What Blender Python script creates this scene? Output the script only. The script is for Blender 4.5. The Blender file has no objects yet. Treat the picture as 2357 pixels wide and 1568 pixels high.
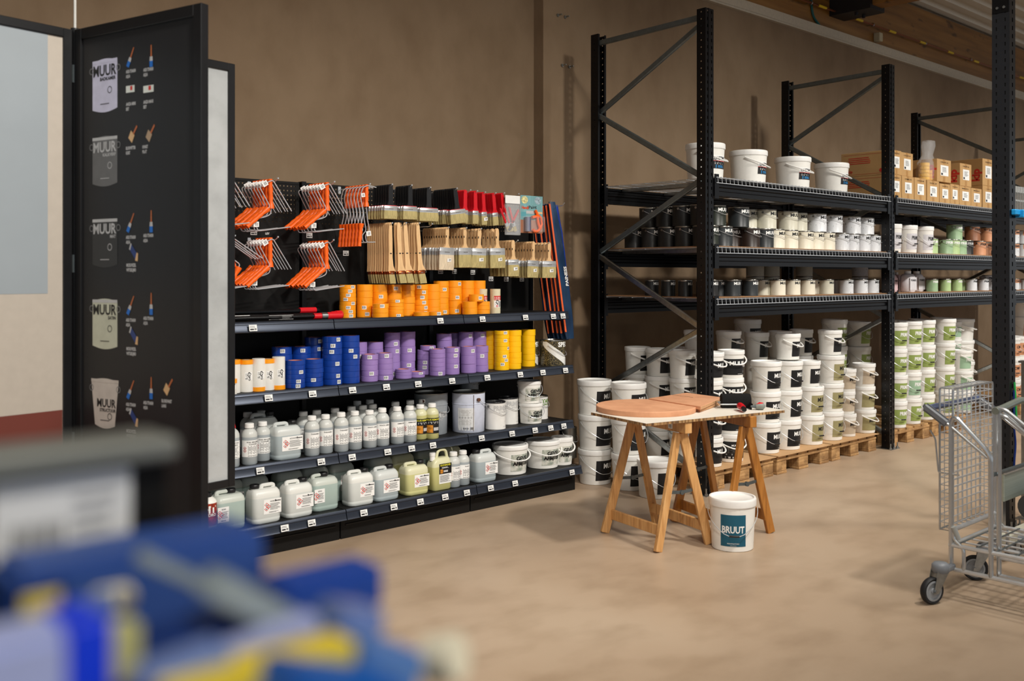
import bpy, bmesh, math, random
from math import sin, cos, pi, radians, sqrt
from mathutils import Matrix, Vector, Euler
random.seed(7)
RND = random.Random(11)
SC = bpy.context.scene
COL = SC.collection

# ------------------------------------------------------------------ camera
HZ, FPX, CXP, CAMH = 636.0, 2261.0, 1178.5, 1.55
YAW = radians(47.4)
FW = (cos(YAW), sin(YAW)); RT = (sin(YAW), -cos(YAW))
cd = bpy.data.cameras.new('camera'); cam = bpy.data.objects.new('camera', cd); COL.objects.link(cam)
cam.location = (0, 0, CAMH)
cam.rotation_euler = (pi/2, 0, YAW - pi/2)
cd.sensor_width = 36; cd.lens = FPX/2357*36; cd.shift_y = -(784-HZ)/2357
cd.clip_start = .05; cd.clip_end = 100
cd.dof.use_dof = True; cd.dof.focus_distance = 6.9; cd.dof.aperture_fstop = 2.75
SC.camera = cam

# ------------------------------------------------------------------ world, lamps, exposure
SC.view_settings.view_transform = 'Standard'; SC.view_settings.look = 'None'
SC.view_settings.gamma = 1; SC.view_settings.use_curve_mapping = False
SC.view_settings.exposure = 0.18
w = bpy.data.worlds.new('world'); SC.world = w; w.use_nodes = True
w.node_tree.nodes['Background'].inputs[0].default_value = (.90, .95, 1, 1)
w.node_tree.nodes['Background'].inputs[1].default_value = .46
LAMPS = [(x, .7, 4.6, 86, 620) for x in (1.6, 4.8, 8.0, 11.2, 14.4)]+[(x, 1.3, 1.6, 116, 170) for x in (3.2, 6.4, 9.6)]+[(.4, -1.6, 1.4, 120, 300)]  # first row follows the cast shadows; later ones added for floor and foreground light
for lx, ly, aim, ang_, en_ in LAMPS:
    ld = bpy.data.lights.new('spot', 'SPOT'); ld.energy = en_; ld.shadow_soft_size = .2
    ld.spot_size = radians(ang_); ld.spot_blend = 1; ld.color = (1, .955, .88)
    lo = bpy.data.objects.new('spot', ld); COL.objects.link(lo)
    lo.location = (lx, ly, 4.45)
    dv = Vector((lx+.2, aim, .8)) - lo.location
    lo.rotation_euler = dv.to_track_quat('-Z', 'Y').to_euler()

# ------------------------------------------------------------------ materials
def lin(c):
    c = c/255.0
    return c/12.92 if c <= .04045 else ((c+.055)/1.055)**2.4
MATS = {}
def mat(name, rgb, rough=.5, metal=0, var=.06, scale=30, bump=.0, bscale=200, spec=.5, alpha=1, trans=0, coat=0, stretch=None, ior=1.45):
    if name in MATS: return MATS[name]
    m = bpy.data.materials.new(name); MATS[name] = m; m.use_nodes = True
    nt = m.node_tree; N = nt.nodes; L = nt.links; b = N['Principled BSDF']
    b.inputs['Roughness'].default_value = rough; b.inputs['Metallic'].default_value = metal
    b.inputs['Specular IOR Level'].default_value = spec; b.inputs['Coat Weight'].default_value = coat
    b.inputs['Alpha'].default_value = alpha; b.inputs['Transmission Weight'].default_value = trans
    b.inputs['IOR'].default_value = ior
    tc = N.new('ShaderNodeTexCoord'); mp = N.new('ShaderNodeMapping')
    L.new(tc.outputs['Object'], mp.inputs[0])
    if stretch: mp.inputs['Scale'].default_value = stretch
    nz = N.new('ShaderNodeTexNoise'); nz.inputs['Scale'].default_value = scale; nz.inputs['Detail'].default_value = 3
    L.new(mp.outputs[0], nz.inputs['Vector'])
    rp = N.new('ShaderNodeValToRGB'); L.new(nz.outputs[0], rp.inputs[0])
    c = [lin(x) for x in rgb]
    rp.color_ramp.elements[0].position = .3; rp.color_ramp.elements[1].position = .7
    rp.color_ramp.elements[0].color = [max(0, x*(1-var)) for x in c]+[1]
    rp.color_ramp.elements[1].color = [min(1, x*(1+var)) for x in c]+[1]
    L.new(rp.outputs[0], b.inputs['Base Color'])
    if bump:
        n2 = N.new('ShaderNodeTexNoise'); n2.inputs['Scale'].default_value = bscale; n2.inputs['Detail'].default_value = 4
        L.new(mp.outputs[0], n2.inputs['Vector'])
        bp = N.new('ShaderNodeBump'); bp.inputs['Strength'].default_value = bump; bp.inputs['Distance'].default_value = .01
        L.new(n2.outputs[0], bp.inputs['Height']); L.new(bp.outputs[0], b.inputs['Normal'])
    return m

def layered(name, stops1, sc1, stops2, sc2, fac2, rough, bump=.15, bscale=40, stretch1=(1, 1, 1), stretch2=(1, 1, 1), rvar=0, coat=0):
    m = bpy.data.materials.new(name); MATS[name] = m; m.use_nodes = True
    nt = m.node_tree; N = nt.nodes; L = nt.links; b = N['Principled BSDF']
    tc = N.new('ShaderNodeTexCoord')
    def noise(sc, st, det):
        mp = N.new('ShaderNodeMapping'); mp.inputs['Scale'].default_value = st; L.new(tc.outputs['Object'], mp.inputs[0])
        n = N.new('ShaderNodeTexNoise'); n.inputs['Scale'].default_value = sc; n.inputs['Detail'].default_value = det
        L.new(mp.outputs[0], n.inputs['Vector']); return n
    def ramp(n, st):
        r = N.new('ShaderNodeValToRGB'); L.new(n.outputs[0], r.inputs[0])
        r.color_ramp.elements[0].position = st[0][0]; r.color_ramp.elements[0].color = [lin(x) for x in st[0][1]]+[1]
        r.color_ramp.elements[1].position = st[-1][0]; r.color_ramp.elements[1].color = [lin(x) for x in st[-1][1]]+[1]
        for p, c in st[1:-1]:
            e = r.color_ramp.elements.new(p); e.color = [lin(x) for x in c]+[1]
        return r
    n1 = noise(sc1, stretch1, 6); n2 = noise(sc2, stretch2, 8)
    r1 = ramp(n1, stops1); r2 = ramp(n2, stops2)
    mx = N.new('ShaderNodeMix'); mx.data_type = 'RGBA'; mx.blend_type = 'MULTIPLY'; mx.inputs[0].default_value = fac2
    L.new(r1.outputs[0], mx.inputs[6]); L.new(r2.outputs[0], mx.inputs[7]); L.new(mx.outputs[2], b.inputs['Base Color'])
    b.inputs['Roughness'].default_value = rough; b.inputs['Coat Weight'].default_value = coat
    if rvar:
        mr = N.new('ShaderNodeMapRange'); L.new(n1.outputs[0], mr.inputs[0])
        mr.inputs[3].default_value = rough-rvar; mr.inputs[4].default_value = rough+rvar
        L.new(mr.outputs[0], b.inputs['Roughness'])
    n3 = noise(bscale, stretch2, 6)
    bp = N.new('ShaderNodeBump'); bp.inputs['Strength'].default_value = bump; bp.inputs['Distance'].default_value = .01
    L.new(n3.outputs[0], bp.inputs['Height']); L.new(bp.outputs[0], b.inputs['Normal'])
    return m

# ------------------------------------------------------------------ geometry helpers
class G:
    def __init__(s): s.v = []; s.f = []; s.m = []; s.mats = []
    def add(s, vf, mt, M=None):
        v, f = vf; o = len(s.v)
        if M is not None: v = [tuple(M @ Vector(p)) for p in v]
        s.v += [tuple(p) for p in v]; s.f += [[i+o for i in q] for q in f]
        if mt not in s.mats: s.mats.append(mt)
        s.m += [s.mats.index(mt)]*len(f)
        return s
    def mapv(s, fn): s.v = [fn(*p) for p in s.v]; return s
    def merge(s, g, M=None):
        o = len(s.v); v = g.v if M is None else [tuple(M @ Vector(p)) for p in g.v]
        s.v += v
        for q, mi in zip(g.f, g.m):
            mt = g.mats[mi]
            if mt not in s.mats: s.mats.append(mt)
            s.f.append([i+o for i in q]); s.m.append(s.mats.index(mt))
        return s
def mesh(g, name, smooth=35, bevel=0, seg=1, mt=None):
    if isinstance(g, tuple): g = G().add(g, mt)
    me = bpy.data.meshes.new(name); me.from_pydata(g.v, [], g.f)
    for m in g.mats: me.materials.append(m)
    me.polygons.foreach_set('material_index', g.m)
    if bevel:
        bm = bmesh.new(); bm.from_mesh(me)
        ed = [e for e in bm.edges if e.is_manifold and e.calc_face_angle(0) > .6]
        bmesh.ops.bevel(bm, geom=ed, offset=bevel, segments=seg, affect='EDGES', clamp_overlap=True)
        bm.to_mesh(me); bm.free()
    if smooth:
        me.shade_smooth(); me.set_sharp_from_angle(angle=radians(smooth))
    me.update(); return me
def box(c, s, rz=0):
    x, y, z = s[0]/2, s[1]/2, s[2]/2; ca, sa = cos(rz), sin(rz)
    v = []
    for px, py, pz in [(-x, -y, -z), (x, -y, -z), (x, y, -z), (-x, y, -z), (-x, -y, z), (x, -y, z), (x, y, z), (-x, y, z)]:
        v.append((c[0]+px*ca-py*sa, c[1]+px*sa+py*ca, c[2]+pz))
    return v, [(0, 3, 2, 1), (4, 5, 6, 7), (0, 1, 5, 4), (1, 2, 6, 5), (2, 3, 7, 6), (3, 0, 4, 7)]
def bx(x0, x1, y0, y1, z0, z1): return box(((x0+x1)/2, (y0+y1)/2, (z0+z1)/2), (x1-x0, y1-y0, z1-z0))
def lathe(prof, n=28, a0=0):
    v = []; f = []; idx = []
    for r, z in prof:
        if r < 1e-6: idx.append([len(v)]); v.append((0, 0, z))
        else:
            idx.append(list(range(len(v), len(v)+n)))
            v += [(r*cos(a0+2*pi*i/n), r*sin(a0+2*pi*i/n), z) for i in range(n)]
    for a, b in zip(idx, idx[1:]):
        for i in range(n):
            j = (i+1) % n
            if len(a) == 1 and len(b) == 1: continue
            if len(a) == 1: f.append((a[0], b[j], b[i]))
            elif len(b) == 1: f.append((a[i], a[j], b[0]))
            else: f.append((a[i], a[j], b[j], b[i]))
    return v, f
def tube(pts, r, n=8, closed=False, caps=True):
    P = [Vector(p) for p in pts]; v = []; f = []; k = len(P)
    up = None; rings = []
    for i, p in enumerate(P):
        if closed: t = (P[(i+1) % k]-P[i-1])
        else: t = (P[min(i+1, k-1)]-P[max(i-1, 0)])
        t.normalize()
        if up is None:
            up = Vector((0, 0, 1)) if abs(t.z) < .9 else Vector((1, 0, 0))
        s = t.cross(up)
        if s.length < 1e-5: s = t.cross(Vector((0, 1, 0)))
        s.normalize(); up = s.cross(t).normalized()
        rr = r[i] if isinstance(r, (list, tuple)) else r
        rings.append(list(range(len(v), len(v)+n)))
        for j in range(n):
            a = 2*pi*j/n+pi/n
            v.append(tuple(p+(s*cos(a)+up*sin(a))*rr))
    prs = list(zip(rings, rings[1:]))
    if closed: prs.append((rings[-1], rings[0]))
    for a, b in prs:
        for j in range(n):
            q = (j+1) % n; f.append((a[j], a[q], b[q], b[j]))
    if caps and not closed: f.append(rings[0][::-1]); f.append(rings[-1])
    return v, f
def smooth_path(pts, rad, n=4):
    out = [Vector(pts[0])]
    for a, b, c in zip(pts, pts[1:], pts[2:]):
        a, b, c = Vector(a), Vector(b), Vector(c)
        r = min(rad, (a-b).length*.45, (c-b).length*.45)
        p = b+(a-b).normalized()*r; q = b+(c-b).normalized()*r
        for i in range(n+1):
            t = i/n; out.append(p*(1-t)**2+b*2*t*(1-t)+q*t*t)
    out.append(Vector(pts[-1])); return out
def rrect(w, d, r, n=4):
    pts = []; r = min(r, w/2-1e-4, d/2-1e-4)
    for cx, cy, a in [(w/2-r, d/2-r, 0), (-w/2+r, d/2-r, pi/2), (-w/2+r, -d/2+r, pi), (w/2-r, -d/2+r, 3*pi/2)]:
        for i in range(n+1): pts.append((cx+r*cos(a+pi/2*i/n), cy+r*sin(a+pi/2*i/n)))
    return pts
def loft(secs, n=4):
    v = []; f = []; k = 4*(n+1)
    for s in secs:
        z, w, d, r = s[:4]; ox = s[4] if len(s) > 4 else 0; oy = s[5] if len(s) > 5 else 0
        v += [(x+ox, y+oy, z) for x, y in rrect(w, d, r, n)]
    for i in range(len(secs)-1):
        for j in range(k):
            q = (j+1) % k; f.append((i*k+j, i*k+q, (i+1)*k+q, (i+1)*k+j))
    f.append(tuple(range(k))[::-1]); f.append(tuple(range((len(secs)-1)*k, len(secs)*k)))
    return v, f
def prism(poly, y0, y1):
    """polygon in (x,z) extruded along y"""
    n = len(poly); v = [(x, y0, z) for x, z in poly]+[(x, y1, z) for x, z in poly]
    f = [tuple(range(n)), tuple(range(n, 2*n))[::-1]]+[(i, (i+1) % n, n+(i+1) % n, n+i) for i in range(n)]
    f = [q[::-1] for q in f]
    return v, f
def extx(poly, x0, x1):
    """polygon in (y,z) extruded along x"""
    n = len(poly); v = [(x0, y, z) for y, z in poly]+[(x1, y, z) for y, z in poly]
    f = [tuple(range(n))[::-1], tuple(range(n, 2*n))]+[(i, (i+1) % n, n+(i+1) % n, n+i) for i in range(n)]
    return v, f
def bar(p, q, w, h):
    """rectangular bar between two points, w horizontal, h across"""
    p, q = Vector(p), Vector(q); t = (q-p).normalized()
    s = t.cross(Vector((0, 0, 1)))
    if s.length < 1e-4: s = Vector((1, 0, 0))
    s.normalize(); u = s.cross(t)
    v = []
    for c in (p, q):
        for a, b in ((-1, -1), (1, -1), (1, 1), (-1, 1)): v.append(tuple(c+s*a*w/2+u*b*h/2))
    return v, [(0, 1, 2, 3), (4, 7, 6, 5), (0, 4, 5, 1), (1, 5, 6, 2), (2, 6, 7, 3), (3, 7, 4, 0)]
def perf(org, ux, uz, nx, nz, px, pz, hw, hh, ox=0):
    """sheet with holes: cells px*pz, hole hw*hh"""
    o = Vector(org); ux = Vector(ux); uz = Vector(uz); v = []; f = []
    for i in range(nx):
        for j in range(nz):
            x0, z0 = i*px, j*pz; b = len(v); cx, cz = x0+px/2, z0+pz/2
            for x, z in [(x0, z0), (x0+px, z0), (x0+px, z0+pz), (x0, z0+pz), (cx-hw/2, cz-hh/2), (cx+hw/2, cz-hh/2), (cx+hw/2, cz+hh/2), (cx-hw/2, cz+hh/2)]:
                v.append(tuple(o+ux*x+uz*z))
            for a in range(4):
                c = (a+1) % 4; f.append((b+a, b+c, b+4+c, b+4+a))
    return v, f
# text as flat outlines, cap height 1
TC = {}
def _txt(s, bold):
    c = bpy.data.curves.new('t', 'FONT'); c.body = s; c.size = 1; c.offset = bold; c.resolution_u = 2; c.space_character = 1.0
    o = bpy.data.objects.new('t', c); COL.objects.link(o)
    dg = bpy.context.evaluated_depsgraph_get(); me = o.evaluated_get(dg).to_mesh()
    v = [(p.co.x, p.co.y) for p in me.vertices]; f = [tuple(p.vertices) for p in me.polygons]
    o.evaluated_get(dg).to_mesh_clear(); bpy.data.objects.remove(o); bpy.data.curves.remove(c)
    return v, f
CAP = [None]
def text(s, bold=.0):
    if CAP[0] is None: CAP[0] = max(p[1] for p in _txt('H', 0)[0])
    if (s, bold) not in TC:
        v, f = _txt(s, bold); k = 1/CAP[0]
        x0 = min(p[0] for p in v)
        TC[(s, bold)] = ([((x-x0)*k, y*k) for x, y in v], f, (max(p[0] for p in v)-x0)*k)
    return TC[(s, bold)]
class L2(G):
    """flat print: (x, y, offset)"""
    def rect(s, x0, y0, x1, y1, o, mt, nx=1):
        v = []; f = []
        for i in range(nx+1):
            x = x0+(x1-x0)*i/nx; v += [(x, y0, o), (x, y1, o)]
        for i in range(nx): f.append((2*i, 2*i+2, 2*i+3, 2*i+1))
        return s.add((v, f), mt)
    def txt(s, t, x, y, h, o, mt, bold=.0, wid=None, align='l', rot=0):
        v, f, wd = text(t, bold); sx = h if wid is None else wid/wd
        dx = {'l': 0, 'c': -wd*sx/2, 'r': -wd*sx}[align]
        ca, sa = cos(rot), sin(rot); vv = []
        for a, b in v:
            px, py = a*sx+dx, b*h
            vv.append((x+px*ca-py*sa, y+px*sa+py*ca, o))
        return s.add((vv, f), mt)
    def lines(s, x0, y0, x1, y1, n, o, mt, frac=.45, jag=.3, nx=1):
        st = (y1-y0)/n; R = random.Random(int((x0+y0)*1e4) & 1023)
        for i in range(n):
            y = y0+i*st; s.rect(x0, y, x1-(x1-x0)*R.random()*jag, y+st*frac, o, mt, nx)
        return s
    def barcode(s, x0, y0, x1, y1, o, mt, n=9):
        st = (x1-x0)/n
        for i in range(n): s.rect(x0+i*st, y0, x0+i*st+st*(.35 if i % 3 else .65), y1, o, mt)
        return s
    def diamond(s, x, y, r, o, mt, t=.18):
        v = [(x-r, y, o), (x, y-r, o), (x+r, y, o), (x, y+r, o)]; q = r*(1-t*1.6)
        v += [(x-q, y, o), (x, y-q, o), (x+q, y, o), (x, y+q, o)]
        return s.add((v, [(i, (i+1) % 4, 4+(i+1) % 4, 4+i) for i in range(4)]), mt)
    def poly(s, pts, o, mt): return s.add(([(x, y, o) for x, y in pts], [tuple(range(len(pts)))]), mt)
    def ring(s, x, y, r, o, mt, t=.15, n=14):
        v = [(x+r*cos(2*pi*i/n), y+r*sin(2*pi*i/n), o) for i in range(n)]+[(x+r*(1-t)*cos(2*pi*i/n), y+r*(1-t)*sin(2*pi*i/n), o) for i in range(n)]
        return s.add((v, [(i, (i+1) % n, n+(i+1) % n, n+i) for i in range(n)]), mt)
    def wrap(s, rf, a0):
        def fn(x, y, o):
            r = rf(y); a = a0+x/r; return ((r+o)*cos(a), (r+o)*sin(a), y)
        return s.mapv(fn)
    def front(s, y, x=0, z=0, rz=0):
        ca, sa = cos(rz), sin(rz)
        return s.mapv(lambda a, b, o: (x+a*ca+(o)*sa, y+a*sa-o*ca, z+b))

# ------------------------------------------------------------------ objects
LABELS = {}
ORD = 'zeroth first second third fourth fifth sixth seventh eighth ninth tenth eleventh twelfth thirteenth fourteenth fifteenth sixteenth seventeenth eighteenth nineteenth twentieth'.split()
def tag(o, label, cat, group=None):
    nw = len(label.split())
    if nw < 4 or nw > 16: print('LABELLEN', nw, label)
    if label in LABELS: print('DUPLABEL', label)
    LABELS[label] = 1
    o['label'] = label; o['category'] = cat
    if group: o['group'] = group
    return o
def ob(name, me, parent=None):
    o = bpy.data.objects.new(name, me); COL.objects.link(o)
    if parent is not None: o.parent = parent
    return o
def struct(name, me):
    o = ob(name, me); o['kind'] = 'structure'; return o
class Proto:
    def __init__(s, name): s.name = name; s.parts = []
    def part(s, name, me, parent=-1, plabel=None): s.parts.append((name, me, parent, plabel)); return len(s.parts)-1
def place(pr, loc, label, cat, group=None, rz=0, sc=(1, 1, 1), rot=None, skip=()):
    if len(pr.parts) == 1: r = ob(pr.name, pr.parts[0][1])
    else:
        r = bpy.data.objects.new(pr.name, None); COL.objects.link(r); r.empty_display_size = .05
        made = []
        for n, me, p, pl in pr.parts:
            if n in skip: made.append(None); continue
            c = ob(n, me, r if p < 0 else made[p]); made.append(c)
            if pl: c['label'] = pl
    r.location = loc; r.rotation_euler = rot if rot else (0, 0, rz); r.scale = sc
    tag(r, label, cat, group); return r
def at(u, v, Y):
    k = (u-CXP)/FPX; d = Y/(FW[1]+RT[1]*k)
    return (FW[0]+RT[0]*k)*d, CAMH-(v-HZ)*d/FPX, d
def flo(u, v, z=0):
    d = (CAMH-z)*FPX/(v-HZ); s = d*(u-CXP)/FPX
    return FW[0]*d+RT[0]*s, FW[1]*d+RT[1]*s
def fwd(u, v, d):
    s = d*(u-CXP)/FPX
    return Vector((FW[0]*d+RT[0]*s, FW[1]*d+RT[1]*s, CAMH-(v-HZ)*d/FPX))
def edge(u1, r, yc):
    """centre X of an upright round thing of radius r standing at depth yc whose right outline is at u1"""
    X, z, d = at(u1, HZ, yc)
    for _ in range(4): X, z, d = at(u1-r*FPX/d, HZ, yc)
    return X, d
def top(v, d): return CAMH-(v-HZ)*d/FPX
# ------------------------------------------------------------------ palette
WHITE = mat('white plastic', (238, 236, 230), .38, var=.02)
LIDW = mat('lid plastic', (242, 241, 238), .35, var=.02)
TAN = mat('stained label', (158, 150, 108), .5); BEI = mat('beige label', (196, 180, 158), .5)
BLKL = mat('black label', (24, 24, 26), .5, var=.15)
GRNL = mat('green label', (150, 168, 92), .5, scale=6, var=.2)
GRN2 = mat('mint label', (158, 190, 160), .5, scale=6, var=.1)
INKW = mat('white ink', (240, 240, 238), .5, var=.01)
INKB = mat('black ink', (22, 22, 24), .5, var=.01)
INKG = mat('grey ink', (120, 120, 120), .5, var=.05)
INKL = mat('pale grey ink', (190, 190, 190), .5, var=.05)
INKR = mat('red ink', (205, 40, 35), .5, var=.02)
PAPER = mat('label paper', (243, 243, 241), .55, var=.015)
STEEL = mat('galvanised steel', (165, 170, 172), .32, 1, var=.15, scale=40)
CHROME = mat('zinc plated wire', (214, 217, 220), .3, .6, var=.05)
DKST = mat('dull grey steel', (112, 120, 122), .42, .8, var=.1)
BLK = mat('black powder coat', (11, 11, 13), .3, var=.1, spec=.35)
BLKM = mat('matt black sheet', (15, 14, 13), .6, var=.15, spec=.3)
RAIL = mat('dark blue grey rail', (52, 58, 70), .3, .55, var=.06, stretch=(.2, 1, 8))
RUB = mat('black rubber', (28, 28, 30), .6); GREYP = mat('grey plastic', (120, 124, 130), .45)
ORG = mat('orange plastic', (255, 104, 22), .38, var=.04)
WOOD = mat('beech wood', (228, 188, 138), .5, var=.1, scale=18, stretch=(6, 6, .8))
BRIS = mat('natural bristle', (188, 172, 118), .8, var=.22, scale=260, stretch=(1, 1, .04), bump=.5, bscale=400)
BRISW = mat('pale bristle', (226, 208, 180), .8, var=.16, scale=260, stretch=(1, 1, .04), bump=.5, bscale=400)
REDP = mat('red plastic', (212, 22, 34), .35, var=.04); BLKP = mat('black plastic', (26, 26, 28), .38)
COPR = mat('copper ferrule', (196, 108, 66), .28, .9)
CARD = mat('brown cardboard', (192, 152, 100), .75, var=.05, scale=8)

# ------------------------------------------------------------------ room shell
WALL = layered('painted concrete wall', [(.25, (126, 103, 79)), (.5, (135, 113, 88)), (.75, (145, 123, 98))], .8,
               [(.3, (226, 220, 212)), (.6, (255, 255, 255))], 4.5, .6, .82, .25, 30, stretch1=(1, 1, .6), stretch2=(1, 1, .7))
FLOOR = layered('polished screed floor', [(.3, (170, 146, 122)), (.5, (178, 155, 131)), (.7, (186, 165, 142))], .7,
                [(.32, (206, 198, 188)), (.55, (255, 255, 255))], 4.0, .42, .42, .05, 14, stretch1=(1, .7, 1), stretch2=(.7, 1.1, 1), rvar=.07)
YW, YL, XP = 5.65, 5.76, 5.537
struct('floor', mesh(bx(-6, 30, -8, 5.9, -.1, 0), 'floor', 0, mt=FLOOR))
def wallmesh(x0, x1, y, z1, joints):
    g = G(); g.add(bx(x0, x1, y, y+.3, 0, z1), WALL); return mesh(g, 'wall', 0)
struct('wall_back', wallmesh(XP, 30, YW, 4.20, None))
struct('wall_left', wallmesh(-6, XP, YL, 6.2, None))
TRIMM = mat('painted perforated trim', (196, 186, 168), .6, bump=.1)
g = G(); g.add(bx(XP, 30, YW-.045, YW+.1, 4.175, 4.20), TRIMM); g.add(bx(XP, 30, YW-.05, YW-.035, 4.20, 4.285), TRIMM)
g.add(perf((XP, YW-.052, 4.195), (1, 0, 0), (0, 0, 1), 400, 2, .035, .045, .008, .008), TRIMM)
struct('trim_1', mesh(g, 'trim', 0))
GLU = layered('glulam timber', [(.3, (116, 78, 30)), (.5, (140, 97, 42)), (.7, (156, 112, 54))], 2.2,
              [(.30, (70, 45, 30)), (.40, (255, 255, 255))], 3.2, .8, .5, .2, 60, stretch1=(.4, 3, 6), stretch2=(.8, 2, 2.4))
g = G(); g.add(bx(XP, 30, YW-.02, YW+.25, 4.286, 4.93), GLU)
for z in (4.40, 4.52, 4.64, 4.76, 4.88): pass
o = ob('glulam_beam', mesh(g, 'glulam_beam', 0, bevel=.006)); tag(o, 'long brown laminated timber beam running above the concrete wall', 'beam')
g = G(); g.add(bx(10.0, 10.22, -4, YW-.05, 4.47, 4.93), GLU); pr = Proto('glulam_beam'); pr.part('timber', mesh(g, 'cross', 0, bevel=.006))
SHOE = mat('dark steel shoe', (38, 36, 38), .5, .4)
g = G(); g.add(bx(9.95, 10.27, YW-.50, YW-.022, 4.43, 4.86), SHOE)
for x in (10.03, 10.19): g.add(lathe([(0, 4.40), (.018, 4.40), (.018, 4.43)], 6), SHOE, Matrix.Translation((x, YW-.3, 0)))
pr.part('beam_shoe', mesh(g, 'shoe', 0)); place(pr, (0, 0, 0), 'timber cross beam reaching out from the wall in a dark steel shoe', 'beam')
CEIL = mat('white corrugated deck', (222, 218, 206), .6, var=.03)
prof = []; y = -8.0
while y < 6.2:
    prof += [(y, 4.98), (y+.10, 4.98), (y+.13, 5.03), (y+.20, 5.03)]; y += .23
v = [(x, a, b) for x in (-6, 30) for a, b in prof]; n = len(prof)
struct('ceiling', mesh((v, [(i, i+1, n+i+1, n+i) for i in range(n-1)]), 'ceiling', 0, mt=CEIL))
# copper pipe with yellow marks on the beam
COP = mat('copper pipe', (150, 92, 62), .35, .8); YEL = mat('yellow marker tape', (222, 190, 40), .5)
pr = Proto('gas_pipe'); g = G()
g.add(tube([(XP, YW-.09, 4.47), (28, YW-.09, 4.47)], .011, 8), COP); pp = pr.part('pipe', mesh(g, 'pipe')); x = 6.4
while x < 16: pr.part('marker_band', mesh(tube([(x, YW-.09, 4.47), (x+.16, YW-.09, 4.47)], .0145, 8), 'bands', mt=YEL), pp); x += .8
x = 6.75
while x < 16:
    g = G()
    g.add(tube([(x, YW-.09+.02*cos(a), 4.47+.02*sin(a)) for a in [i*pi/5 for i in range(10)]], .004, 5, True), STEEL)
    g.add(tube([(x, YW-.07, 4.47), (x, YW-.021, 4.47)], .005, 5), STEEL); x += 1.35; pr.part('pipe_clip', mesh(g, 'clips'))
place(pr, (0, 0, 0), 'thin copper pipe with yellow bands clipped along the timber beam', 'pipe')
g = G(); g.add(bx(10.95, 11.03, YW-.10, YW-.022, 4.31, 4.41), mat('beige box', (190, 180, 150), .5)); ob_ = ob('junction_box', mesh(g, 'jbox', 0, bevel=.006))
tag(ob_, 'small beige junction box on the timber beam above the trim', 'junction box')
GCAB = mat('green cable', (20, 92, 92), .5)
o = ob('cable', mesh(tube(smooth_path([(9.55, YW-.03, 4.9), (9.55, YW-.035, 4.5), (9.58, YW-.035, 4.36), (9.72, YW-.035, 4.286)], .1), .012, 6), 'cable', mt=GCAB))
tag(o, 'green cable hanging down the timber beam beside the steel shoe', 'cable')
# anchor bolts left in the wall
for i, (u, v) in enumerate([(1290, 37), (1300, 152)]):
    X, Z, d = at(u, v, YW)
    for j, dx in enumerate((-.035, .05)):
        g = G(); g.add(lathe([(0, 0), (.013, 0), (.013, .012), (.006, .012), (.006, .05), (0, .05)], 10), STEEL, Matrix.Translation((X+dx, YW, Z)) @ Matrix.Rotation(pi/2, 4, 'X'))
        o = ob('anchor_bolt', mesh(g, 'bolt')); tag(o, '%s small anchor bolt of the %s pair on the concrete pilaster' % (['left', 'right'][j], ['upper', 'lower'][i]), 'bolt', 'anchor bolts on the wall')

# unseen ceiling spot lamps; downlights and the rear one are added for fill
pr = Proto('ceiling_spotlight')
pr.part('lamp_housing', mesh(lathe([(0, .16), (.07, .16), (.085, .1), (.085, .02), (.075, .02), (.07, .1), (0, .1)], 20), 'lampbody', mt=BLKM))
pr.part('drop_rod', mesh(tube([(0, 0, .16), (0, 0, .60)], .008, 6), 'rod', mt=BLKM))
for i, (lx, ly, aim, ang_, en_) in enumerate(LAMPS):
    place(pr, (lx, ly, 4.47), 'unseen black ceiling spotlight, %s in the lamp list' % ORD[i+1], 'lamp', 'ceiling spotlights', rz=0)

# ------------------------------------------------------------------ gondola shelving
GX = [2.17, 3.17, 4.17, 5.17]; GB = 5.40
SH = [(1.292, 5.02), (.902, 4.97), (.503, 4.97), (.183, 4.886)]   # top z, front y
def tagp(): # price ticket, hangs in the xz plane, centre origin
    l = L2(); l.rect(-.024, -.018, .024, .018, .0, PAPER); l.rect(-.019, -.012, .004, -.004, .0006, INKB); l.rect(.007, -.012, .02, -.002, .0006, INKG)
    l.lines(-.02, .002, .02, .014, 2, .0006, INKG); l.rect(-.024, -.018, .024, .018, -.001, PAPER)
    return l
TAGM = mesh(tagp().front(0), 'price_label', 0)
TAGS = [[(580, 757), (1011, 739), (1108, 735), (1207, 731), (1271, 730), (1293, 729)],
        [(616, 918), (717, 911), (809, 901), (887, 893), (960, 887), (1038, 880), (1119, 874), (1195, 867), (1247, 862), (1299, 855)],
        [(522, 1096), (597, 1083), (737, 1063), (808, 1051), (890, 1040), (945, 1033), (994, 1024), (1106, 1010), (1176, 1000), (1229, 993), (1265, 988), (1295, 983)],
        [(535, 1239), (653, 1216), (715, 1206), (835, 1182), (904, 1169), (965, 1156), (1022, 1145), (1072, 1136), (1127, 1126), (1183, 1113), (1314, 1092)]]
BTAGS = [(583, 535), (711, 542), (795, 583), (975, 622), (1013, 625), (1045, 625), (1087, 627), (1129, 642), (1164, 643), (1200, 643)]
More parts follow.
